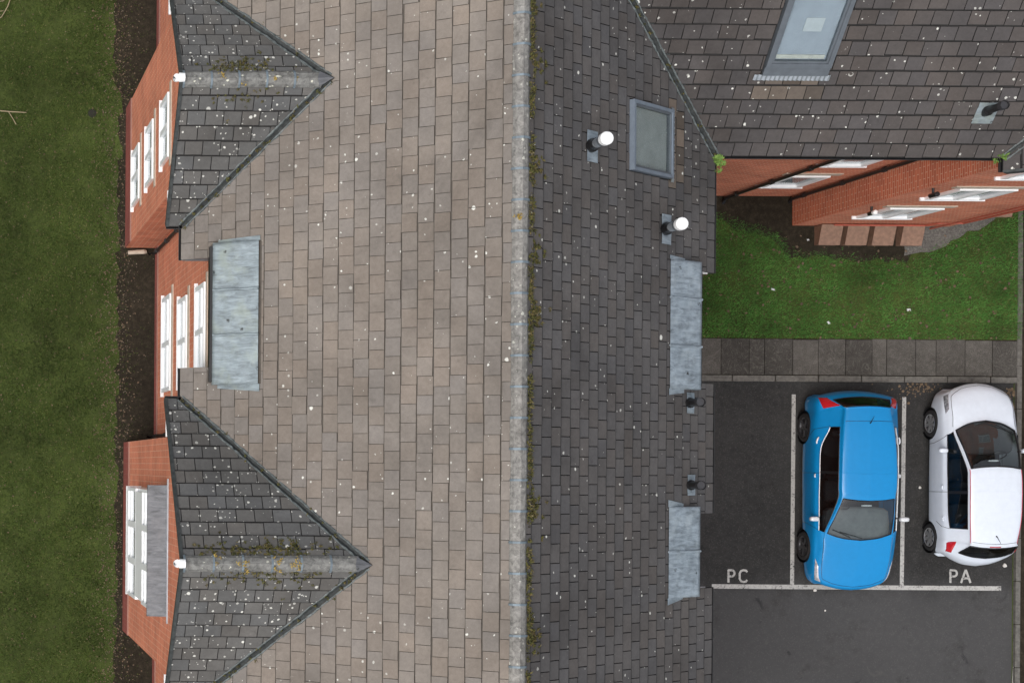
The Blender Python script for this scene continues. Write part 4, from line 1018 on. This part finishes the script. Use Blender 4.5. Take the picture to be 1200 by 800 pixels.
def scrap(px, py, wpx, hpx, ang, lab, mat='paper', z=.13):
    c = P(px, py, z); mb = MB(); n = 4; a_, b2 = wpx / 80 / 2, hpx / 80 / 2
    g = [[(-a_ + 2 * a_ * i / n, -b2 + 2 * b2 * j / n, .012 * math.sin(i * 2 + j)) for j in range(n + 1)] for i in range(n + 1)]
    for i in range(n):
        for j in range(n): mb.poly([g[i][j], g[i + 1][j], g[i + 1][j + 1], g[i][j + 1]])
    o = mb.build('litter_scrap', mat, label=lab, cat='litter', merge=True); o.location = c; o.rotation_euler = (0, 0, ang)
scrap(1065, 363, 7, 4, .1, 'white scrap of litter on the small lawn near the path'); scrap(906, 339, 7, 3, -.2, 'thin pale scrap of litter on the small lawn nearer the long block')
scrap(947, 281, 4, 3, .3, 'tiny white scrap beside the brown meter boxes'); scrap(971, 378, 4, 5, .4, 'narrow white scrap at the lawn edge beside the slabs')
def pebble(px, py, r, lab):
    c = P(px, py, .02); bm = bmesh.new(); bmesh.ops.create_icosphere(bm, subdivisions=2, radius=r)
    for v in bm.verts: v.co *= 1 + .15 * math.sin(v.co.x * 90 + v.co.y * 70); v.co.z *= .6
    me = bpy.data.meshes.new('pebble'); bm.to_mesh(me); bm.free(); me.materials.append(MATS['pebble'])
    o = bpy.data.objects.new('pebble', me); o.location = (c.x, c.y, .004 + r * .5); link(o, None, lab, 'pebble')
pebble(1177.5, 662, .045, 'pale pebble on tarmac behind the white car'); pebble(1078, 571, .03, 'pale pebble on tarmac between the two cars'); pebble(955, 691, .035, 'pale pebble by the front bumper of the blue car')
pebble(967, 715, .02, 'small pale pebble on tarmac in front of the blue car')
# ------------------------------------------------------------------ cars
def catmull(A, n):
    A = np.asarray(A, float); m = len(A); ext = np.concatenate([[2 * A[0] - A[1]], A, [2 * A[-1] - A[-2]]]); out = []
    for i in range(m - 1):
        p0, p1, p2, p3 = ext[i:i + 4]
        for j in range(n):
            t = j / n; out.append(.5 * (2 * p1 + (p2 - p0) * t + (2 * p0 - 5 * p1 + 4 * p2 - p3) * t * t + (3 * p1 - p0 - 3 * p2 + p3) * t ** 3))
    out.append(A[-1]); return np.array(out)
class Car:
    NU = 8
    def __init__(s, spec, root):
        s.root = root; s.sp = spec; L = spec['L']
        G = []
        for st in spec['st']:   # (lc, ls, z0, [w2,w3,w4,w5,w6,w7,w8], [z2,z3,z4,z5,z6,z7,z8])
            lc, ls, z0, W, Z = st; w5 = max(W)
            xs_ = [0, W[0] * .55] + list(W); zs_ = [z0, z0 - (z0 - Z[0]) * .28] + list(Z)
            G.append([(x, L / 2 - (lc + (ls - lc) * min(1, (x / w5)) ** 2), z) for x, z in zip(xs_, zs_)])
        G = np.array(G); n = s.NU
        D = np.array([catmull(G[:, k], n) for k in range(G.shape[1])]).transpose(1, 0, 2)
        s.D = np.array([catmull(D[i], n) for i in range(D.shape[0])])      # [I, K, 3]
        s.I, s.K = s.D.shape[:2]
    def at(s, i, k, side=1, off=0.):
        a, b = min(max(i * s.NU, 0), s.I - 1.001), min(max(k * s.NU, 0), s.K - 1.001)
        ia, kb = int(a), int(b); fa, fb = a - ia, b - kb; D = s.D
        p = D[ia, kb] * (1 - fa) * (1 - fb) + D[ia + 1, kb] * fa * (1 - fb) + D[ia, kb + 1] * (1 - fa) * fb + D[ia + 1, kb + 1] * fa * fb
        if off:
            du = D[ia + 1, kb] - D[ia, kb]; dv = D[ia, kb + 1] - D[ia, kb]; nn = np.cross(du, dv); nn /= (np.linalg.norm(nn) + 1e-9)
            c = np.array([0, p[1] * .8, .55])
            if np.dot(nn, p - c) < 0: nn = -nn
            p = p + nn * off
        return Vector((p[0] * side, p[1], p[2]))
    def region(s, name, mat, i0, i1, k0, k1, sides=(1, -1), off=0., parent=None, joint=False, step=1):
        out = []
        groups = [sides] if joint else [(q,) for q in sides]
        for gr in groups:
            mb = MB()
            for sd_ in gr:
                n = s.NU
                for a in range(int(i0 * n), int(i1 * n), step):
                    for b in range(int(k0 * n), int(k1 * n), step):
                        q = [s.at(x / n, y / n, sd_, off) for x, y in ((a, b), (a + step, b), (a + step, b + step), (a, b + step))]
                        mb.poly(q)
            out.append(mb.build(name, mat, parent or s.root, smooth=True, merge=True))
        return out
    def patch(s, name, mat, corners, sides=(1, -1), off=.004, n=10, parent=None):
        (i00, k00), (i10, k10), (i11, k11), (i01, k01) = corners; r = []
        for sd_ in sides:
            mb = MB()
            def f(u, v):
                i = (i00 * (1 - u) + i10 * u) * (1 - v) + (i01 * (1 - u) + i11 * u) * v; k = (k00 * (1 - u) + k10 * u) * (1 - v) + (k01 * (1 - u) + k11 * u) * v
                e = off * (1 - max(abs(2 * u - 1), abs(2 * v - 1)) ** 6); return s.at(i, k, sd_, e + .0008)
            for a in range(n):
                for b in range(n): mb.poly([f(a / n, b / n), f((a + 1) / n, b / n), f((a + 1) / n, (b + 1) / n), f(a / n, (b + 1) / n)])
            r.append(mb.build(name, mat, parent or s.root, smooth=True, merge=True))
        return r
    def ribbon(s, name, mat, path, wd, sides=(1, -1), off=.003, closed=False, parent=None):
        for sd_ in sides:
            pts = []
            for (a, b) in zip(path, path[1:]):
                m_ = max(2, int(10 * max(abs(a[0] - b[0]), abs(a[1] - b[1]))))
                for j in range(m_): t = j / m_; pts.append(s.at(a[0] + (b[0] - a[0]) * t, a[1] + (b[1] - a[1]) * t, sd_, off))
            pts.append(s.at(*path[-1], sd_, off)); mb = MB(); mb.tube(pts, wd / 2, 5); mb.build(name, mat, parent or s.root, smooth=True)

def rbox(mb, c, sx, sy, sz, r=.25):
    # rounded box as squashed sphere grid
    n, m_ = 14, 8; c = Vector(c); g = []
    for j in range(m_ + 1):
        ph = -math.pi / 2 + math.pi * j / m_; row = []
        for i in range(n):
            th = 2 * math.pi * i / n
            f = lambda t: math.copysign(abs(t) ** r, t)
            row.append(c + Vector((sx * f(math.cos(ph)) * f(math.cos(th)), sy * f(math.cos(ph)) * f(math.sin(th)), sz * f(math.sin(ph)))))
        g.append(row)
    for j in range(m_):
        for i in range(n): mb.poly([g[j][i], g[j][(i + 1) % n], g[j + 1][(i + 1) % n], g[j + 1][i]])

def make_car(name, spec, loc_, rz, label, paint, wmat, opts):
    root = empty(name, loc_, label, 'car', None, rz); C = Car(spec, root); L = spec['L']; n = C.NU
    ws0, ws1, rw0, rw1, sw0, sw1, bp0, bp1 = spec['idx']
    # body shell: everything that is not glass
    mb = MB(); ns = C.I - 1; nk = C.K - 1; WH = spec['wheels']; WR = spec['wr']
    V_ = {}
    def vert(a, b, sd_):
        p = C.D[a, b]; y, z, x = p[1], p[2], p[0]
        for wy in WH:
            dx, dz = y - wy, z - WR; r = math.hypot(dx, dz)
            if x > .45 and r < WR + .045 and b >= 4.4 * n:
                pass
        return Vector((x * sd_, y, z))
    arch = WR + .05
    def inarch(a, b):
        q = (C.D[a, b] + C.D[a + 1, b] + C.D[a, b + 1] + C.D[a + 1, b + 1]) / 4
        return any(math.hypot(q[1] - wy, q[2] - WR) < arch for wy in WH) and q[0] > .45 and b >= 5 * n
    def glass(a, b):
        i, k = a / n, b / n
        return (ws0 <= i < ws1 and k < 2) or (rw0 <= i < rw1 and k < 2) or (sw0 <= i < sw1 and 3 <= k < 4)
    cut = {}
    for a in range(ns):
        for b in range(nk): cut[a, b] = inarch(a, b)
    def pos(a, b, sd_):
        p = C.D[a, b].copy()
        nb = [cut.get((a + i, b + j)) for i in (-1, 0) for j in (-1, 0)]
        if any(x is True for x in nb) and any(x is False for x in nb):     # snap the arch rim to a circle
            wy = min(WH, key=lambda q: abs(q - p[1])); d = np.array([p[1] - wy, p[2] - WR]); r = np.linalg.norm(d)
            if p[2] > .22: p[1], p[2] = wy + d[0] / r * arch, WR + d[1] / r * arch
        return Vector((p[0] * sd_, p[1], p[2]))
    for a in range(ns):
        for b in range(nk):
            if glass(a, b) or cut[a, b]: continue
            for sd_ in (1, -1): mb.poly([pos(a, b, sd_), pos(a + 1, b, sd_), pos(a + 1, b + 1, sd_), pos(a, b + 1, sd_)])
    for a in (0, ns):
        for b in range(nk): mb.poly([C.D[a, b] * (1, 1, 1), C.D[a, b + 1], C.D[a, b + 1] * (-1, 1, 1), C.D[a, b] * (-1, 1, 1)])
    body = mb.build('body', paint, root, smooth=True, merge=True)
    C.region('windscreen', 'glass_screen', ws0, ws1, 0, 2, joint=True); C.region('rear_window', 'glass_dark', rw0, rw1, 0, 2, joint=True)
    C.region('side_window', 'glass_dark', sw0, bp0, 3, 4); C.region('side_window', 'glass_dark', bp1, sw1, 3, 4)
    C.region('door_pillar', 'trim_black', bp0, bp1, 3, 4)
    # seals
    for i0, i1 in ((ws0, ws1), (rw0, rw1)):
        C.ribbon('window_seal', 'trim_black', [(i0, 0), (i0, 2), (i1, 2), (i1, 0)], opts.get('seal', .02))
    C.ribbon('window_seal', 'trim_black', [(sw0, 3), (sw1, 3)], .016); C.ribbon('window_seal', 'trim_black', [(sw1, 3), (sw1, 4)], .016)
    C.ribbon('belt_trim', opts['belt'], [(sw0, 4), (sw1, 4)], .020, off=.006)
    # panel gaps
    for pth in spec['gaps']: C.ribbon('panel_gap', 'trim_black', pth, .009, off=.001)
    for nm, mt, cs, off in spec['lamps']: C.patch(nm, mt, cs, off=off)
    for (i, k) in spec['handles']:
        for sd_ in (1, -1):
            a, b = C.at(i - .16, k, sd_, .02), C.at(i + .16, k, sd_, .02); mb = MB(); mb.tube([a, a.lerp(b, .3) + Vector((sd_ * .012, 0, 0)), a.lerp(b, .7) + Vector((sd_ * .012, 0, 0)), b], [.012, .017, .017, .012], 8)
            mb.build('door_handle', opts['handle'], root, smooth=True)
    # mirrors
    for sd_ in (1, -1):
        c = C.at(*spec['mirror'], sd_, .0) + Vector((sd_ * .13, .02, .06)); mb = MB(); rbox(mb, c, .095, .05, .065, .6)
        m_ = mb.build('mirror', opts['mirror'], root, smooth=True)
        mb = MB(); mb.tube([C.at(*spec['mirror'], sd_, -.01), c - Vector((sd_ * .04, 0, .03))], .022, 8); mb.build('mirror_arm', 'trim_black', m_)
    # wheels
    for wy in WH:
        for sd_ in (1, -1):
            xw = spec['track']; wr = bpy.data.objects.new('wheel', None)
            def lathe(prof, nn=28):
                mb = MB(); rg = [[(sd_ * (xw + x), wy + r * math.cos(2 * math.pi * k / nn), WR + r * math.sin(2 * math.pi * k / nn)) for k in range(nn)] for x, r in prof]
                for A, Bq in zip(rg, rg[1:]):
                    for k in range(nn): mb.poly([A[k], A[(k + 1) % nn], Bq[(k + 1) % nn], Bq[k]])
                return mb
            r = WR
            mb = lathe([(-.19, r * .62), (-.19, r * .92), (-.17, r), (-.02, r), (0, r * .95), (.004, r * .8), (-.005, r * .67), (-.03, r * .66)]); wh = mb.build('wheel', 'rubber', root, smooth=True, merge=True)
            mb = lathe([(-.005, r * .68), (-.012, r * .64), (-.05, r * .6), (-.06, .02)], 24); mb.build('brake_disc', 'alloy_dark', wh, smooth=True)
            mb = MB(); cx = sd_ * (xw - .012)
            for k in range(spec['spokes']):
                t = 2 * math.pi * k / spec['spokes']; e = Vector((0, math.cos(t), math.sin(t))); f = Vector((0, -math.sin(t), math.cos(t))); O_ = Vector((cx, wy, WR))
                mb.hexa([O_ + e * .02 - f * .03 - Vector((sd_ * .02, 0, 0)), O_ + e * .02 + f * .03 - Vector((sd_ * .02, 0, 0)), O_ + e * r * .66 + f * .022 - Vector((sd_ * .02, 0, 0)), O_ + e * r * .66 - f * .022 - Vector((sd_ * .02, 0, 0)),
                         O_ + e * .02 - f * .03 + Vector((sd_ * .004, 0, 0)), O_ + e * .02 + f * .03 + Vector((sd_ * .004, 0, 0)), O_ + e * r * .66 + f * .022 + Vector((sd_ * .012, 0, 0)), O_ + e * r * .66 - f * .022 + Vector((sd_ * .012, 0, 0))])
            mb2 = lathe([(-.0, r * .69), (.006, r * .66), (-.004, r * .62)], 28); o_ = len(mb.v); mb.v += mb2.v; mb.f += [tuple(i + o_ for i in f_) for f_ in mb2.f]; mb.mi += mb2.mi; mb.t += mb2.t; mb.uv += mb2.uv
            mb.build('rim', wmat, wh)
            mb = lathe([(-.2, arch), (-.0, arch)], 28) ; mb.build('wheel_arch_liner', 'trim_black', root)
    # cabin
    fy = C.at(ws0, 0).y; hw_ = spec['cab']
    mb = MB(); mb.box((-hw_, -L / 2 + .35, .30), (hw_, fy - .1, .40)); mb.build('cabin_floor', 'cabin', root)
    mb = MB(); dz = C.at(ws0, 0).z; rbox(mb, (0, fy - .34, dz - .20), hw_, .36, .14, .35); mb.build('dashboard', opts['dash'], root, smooth=True)
    for sx in (-1, 1):
        mb = MB(); sy = fy - 1.12; rbox(mb, (sx * .34, sy + .1, .56), .22, .25, .10, .5); rbox(mb, (sx * .34, sy - .2, .86), .21, .075, .30, .5); rbox(mb, (sx * .34, sy - .24, 1.20), .12, .05, .09, .6)
        mb.build('front_seat', 'seat_cloth', root, smooth=True)
    mb = MB(); rbox(mb, (0, fy - 1.95, .56), hw_ - .06, .24, .10, .4); rbox(mb, (0, fy - 2.22, .84), hw_ - .06, .08, .30, .4); mb.build('rear_seat', 'seat_cloth', root, smooth=True)
    mb = MB(); cw = Vector((.34, fy - .72, .86)); mb.tube([cw + Vector((.17 * math.cos(t), .08 * math.sin(t), .16 * math.sin(t))) for t in np.linspace(0, 6.2832, 25)], .014, 6); mb.build('steering_wheel', 'trim_black', root, smooth=True)
    # rear-view mirror, aerial, wipers
    c = C.at(ws1 - .35, 0, 1) - Vector((0, .04, .09)); mb = MB(); rbox(mb, c, .11, .02, .035, .6); mb.build('rear_view_mirror', 'silver', root, smooth=True)
    c = C.at(opts['aerial'], 0, 1, 0); mb = MB(); mb.tube([c, c + Vector((0, -.03, .05)), c + Vector((0, -.14, .16))], [.016, .008, .004], 6); mb.build('aerial', 'trim_black', root)
    for k0, k1 in ((-.1, 1.25), (.55, 1.75)):
        a = C.at(ws0 + .12, abs(k0), -1 if k0 < 0 else 1, .012); b = C.at(ws0 + .32, k1, 1, .012); mb = MB(); mb.tube([a, a.lerp(b, .5) + Vector((0, 0, .012)), b], .008, 6); mb.build('wiper', 'trim_black', root)
    return root, C

def lower(w4, w5, z4, z5=.80): return [w4, w5, w5 + .008, w5 - .02, w5 - .09], [z4, z5, .5, .27, .2]
def stn(lc, ls, z0, w2, w3, z2, z3, w4, w5, z4, z5=.8):
    W, Z = lower(w4, w5, z4, z5); return (lc, ls, z0, [w2, w3] + W, [z2, z3] + Z)
blueS = dict(L=4.18, wr=.305, wheels=(4.18 / 2 - .91, 4.18 / 2 - 3.41), track=.868, cab=.68, spokes=5, st=[
    (.00, .15, .62, [.50, .58, .64, .68, .69, .67, .58], [.61, .59, .55, .47, .38, .28, .22]),
    (.05, .22, .70, [.57, .65, .71, .75, .765, .745, .66], [.69, .67, .62, .53, .40, .27, .2]),
    (.20, .35, .78, [.62, .70, .76, .805, .82, .80, .72], [.755, .735, .69, .61, .44, .27, .2]),
    (.50, .62, .865, [.65, .72, .785, .835, .845, .83, .75], [.845, .82, .77, .69, .48, .27, .2]),
    stn(.82, .92, .94, .65, .72, .925, .895, .785, .855, .83, .74),
    stn(1.06, 1.30, 1.0, .66, .715, .985, .965, .80, .872, .90, .78),
    stn(1.46, 1.64, 1.24, .60, .655, 1.195, 1.14, .805, .880, .925),
    stn(1.88, 2.02, 1.425, .525, .588, 1.38, 1.30, .812, .880, .94),
    stn(2.12, 2.20, 1.455, .533, .600, 1.415, 1.335, .812, .885, .95),
    stn(2.42, 2.44, 1.47, .535, .602, 1.43, 1.35, .812, .885, .96),
    stn(2.48, 2.50, 1.47, .535, .602, 1.43, 1.35, .812, .885, .96),
    stn(3.00, 3.0, 1.46, .522, .585, 1.415, 1.325, .795, .878, .98),
    stn(3.40, 3.40, 1.435, .495, .553, 1.385, 1.28, .675, .866, 1.11, .83),
    stn(3.78, 3.66, 1.385, .455, .508, 1.335, 1.235, .685, .848, 1.05, .84),
    stn(3.84, 3.74, 1.355, .47, .53, 1.30, 1.20, .715, .842, 1.0, .84),
    stn(4.03, 3.90, 1.06, .58, .66, 1.04, 1.01, .76, .845, .95, .82),
    (4.12, 4.00, .90, [.57, .66, .75, .82, .83, .80, .70], [.89, .88, .86, .76, .52, .28, .22]),
    (4.17, 4.05, .72, [.55, .64, .72, .785, .795, .77, .66], [.715, .71, .70, .64, .48, .3, .24]),
    (4.18, 4.06, .58, [.52, .60, .67, .73, .745, .72, .60], [.578, .576, .57, .54, .44, .32, .26])],
    idx=(5, 7, 14, 15, 5, 12, 9, 10),
    gaps=[[(5, 4), (5.1, 5), (5.3, 6), (5.4, 7)], [(9.5, 4), (9.5, 7)], [(12.05, 4), (11.9, 5), (11.5, 5.6)], [(1.7, 2.3), (3, 2.5), (4.7, 2.75)], [(1.2, 0), (1.35, 1.3), (1.7, 2.3)], [(12.3, 0), (12.3, 2)], [(5.4, 7), (11, 7)]],
    lamps=[('headlight', 'lamp_clear', [(.9, 3.0), (1.0, 4.5), (3.2, 4.35), (2.7, 3.5)], .006), ('tail_light', 'lamp_red', [(14.3, 2.15), (14.2, 4.2), (16.2, 4.6), (15.6, 2.9)], .014)],
    handles=[(8.8, 4.45), (11.3, 4.5)], mirror=(5.75, 4.0))
whiteS = dict(L=3.83, wr=.29, wheels=(3.83 / 2 - .84, 3.83 / 2 - 3.24), track=.80, cab=.64, spokes=7, st=[
    (.00, .17, .66, [.44, .51, .56, .585, .585, .56, .48], [.65, .62, .57, .48, .38, .28, .22]),
    (.05, .24, .75, [.54, .61, .66, .685, .685, .66, .57], [.71, .68, .63, .54, .40, .27, .2]),
    (.17, .36, .85, [.59, .66, .71, .742, .745, .72, .64], [.81, .775, .71, .62, .44, .27, .2]),
    (.40, .54, .93, [.61, .68, .735, .78, .785, .77, .69], [.90, .865, .79, .70, .48, .27, .2]),
    stn(.62, .78, .98, .60, .67, .955, .92, .735, .795, .85, .74),
    stn(.80, 1.14, 1.04, .62, .672, 1.01, .985, .745, .805, .91, .78),
    stn(1.25, 1.52, 1.29, .575, .628, 1.24, 1.18, .75, .812, .93),
    stn(1.74, 1.86, 1.46, .515, .565, 1.42, 1.34, .755, .815, .945),
    stn(1.98, 2.04, 1.49, .515, .567, 1.45, 1.37, .755, .816, .955),
    stn(2.24, 2.26, 1.50, .515, .567, 1.46, 1.38, .755, .816, .965),
    stn(2.30, 2.32, 1.50, .515, .567, 1.46, 1.38, .755, .816, .965),
    stn(2.75, 2.74, 1.49, .51, .56, 1.45, 1.37, .75, .815, .98),
    stn(3.05, 3.02, 1.475, .49, .54, 1.43, 1.34, .725, .805, 1.0, .82),
    stn(3.34, 3.22, 1.435, .465, .515, 1.385, 1.295, .70, .795, 1.02, .83),
    stn(3.43, 3.30, 1.40, .49, .54, 1.36, 1.28, .71, .80, 1.0, .83),
    stn(3.64, 3.42, 1.06, .56, .62, 1.04, 1.015, .70, .79, .95, .82),
    (3.76, 3.50, .90, [.54, .61, .68, .765, .775, .75, .66], [.89, .88, .86, .76, .52, .28, .22]),
    (3.82, 3.54, .72, [.51, .58, .65, .73, .74, .72, .62], [.715, .71, .70, .64, .48, .3, .24]),
    (3.83, 3.56, .58, [.48, .54, .60, .67, .69, .67, .57], [.578, .576, .57, .54, .44, .32, .26])],
    idx=(5, 7, 14, 15, 5, 12, 9, 10),
    gaps=[[(5, 4), (5.1, 5), (5.3, 6), (5.4, 7)], [(9.5, 4), (9.5, 7)], [(12.05, 4), (11.9, 5), (11.5, 5.6)], [(1.9, 2.2), (3, 2.4), (4.7, 2.7)], [(1.0, 0), (1.2, 1.3), (1.9, 2.2)], [(13.0, 0), (13.0, 2)], [(5.4, 7), (11, 7)]],
    lamps=[('headlight', 'lamp_smoke', [(1.3, 2.9), (1.4, 4.3), (3.6, 4.1), (3.2, 3.2)], .008), ('tail_light', 'lamp_red', [(13.4, 3.7), (14.2, 4.5), (15.8, 4.6), (15.5, 3.6)], .010)],
    handles=[(8.6, 4.6), (11.3, 4.55)], mirror=(5.9, 4.0))
fb, rb = P(1003, 691, .5), P(1003, 457, .7)
bx = (P(944.5, 570, .5).x + P(1055, 570, .9).x) / 2
make_car('parked_car', blueS, (bx, (fb.y + rb.y) / 2, .004), math.pi, 'bright blue hatchback parked between the bay lines beside bay PC', 'blue_paint', 'alloy_dark', dict(belt='silver', handle='silver', mirror='silver', dash='dash', aerial=12.2))
fb, rb = P(1140, 449, .6), P(1140, 663, .7)
wx = (P(1090, 560, .5).x + P(1196, 560, .9).x) / 2
whiteS['st'] = [(a_, b2, c_, [q * .972 for q in W_], Z_) for a_, b2, c_, W_, Z_ in whiteS['st']]; whiteS['track'] *= .972
wx += .03
root, C = make_car('parked_car', whiteS, (wx, (fb.y + rb.y) / 2, .004), 0., 'small white hatchback with pink roof lines parked in bay PA', 'white_paint', 'alloy', dict(belt='trim_black', handle='white_paint', mirror='white_paint', dash='dash_dark', aerial=12.4, seal=.034))
C.ribbon('roof_trim', 'pink_line', [(7.05, 2.45), (13.2, 2.4)], .014, off=.004)
C.patch('brake_light', 'lamp_red', [(13.55, 0), (13.85, 0), (13.85, .45), (13.55, .45)], off=.008)
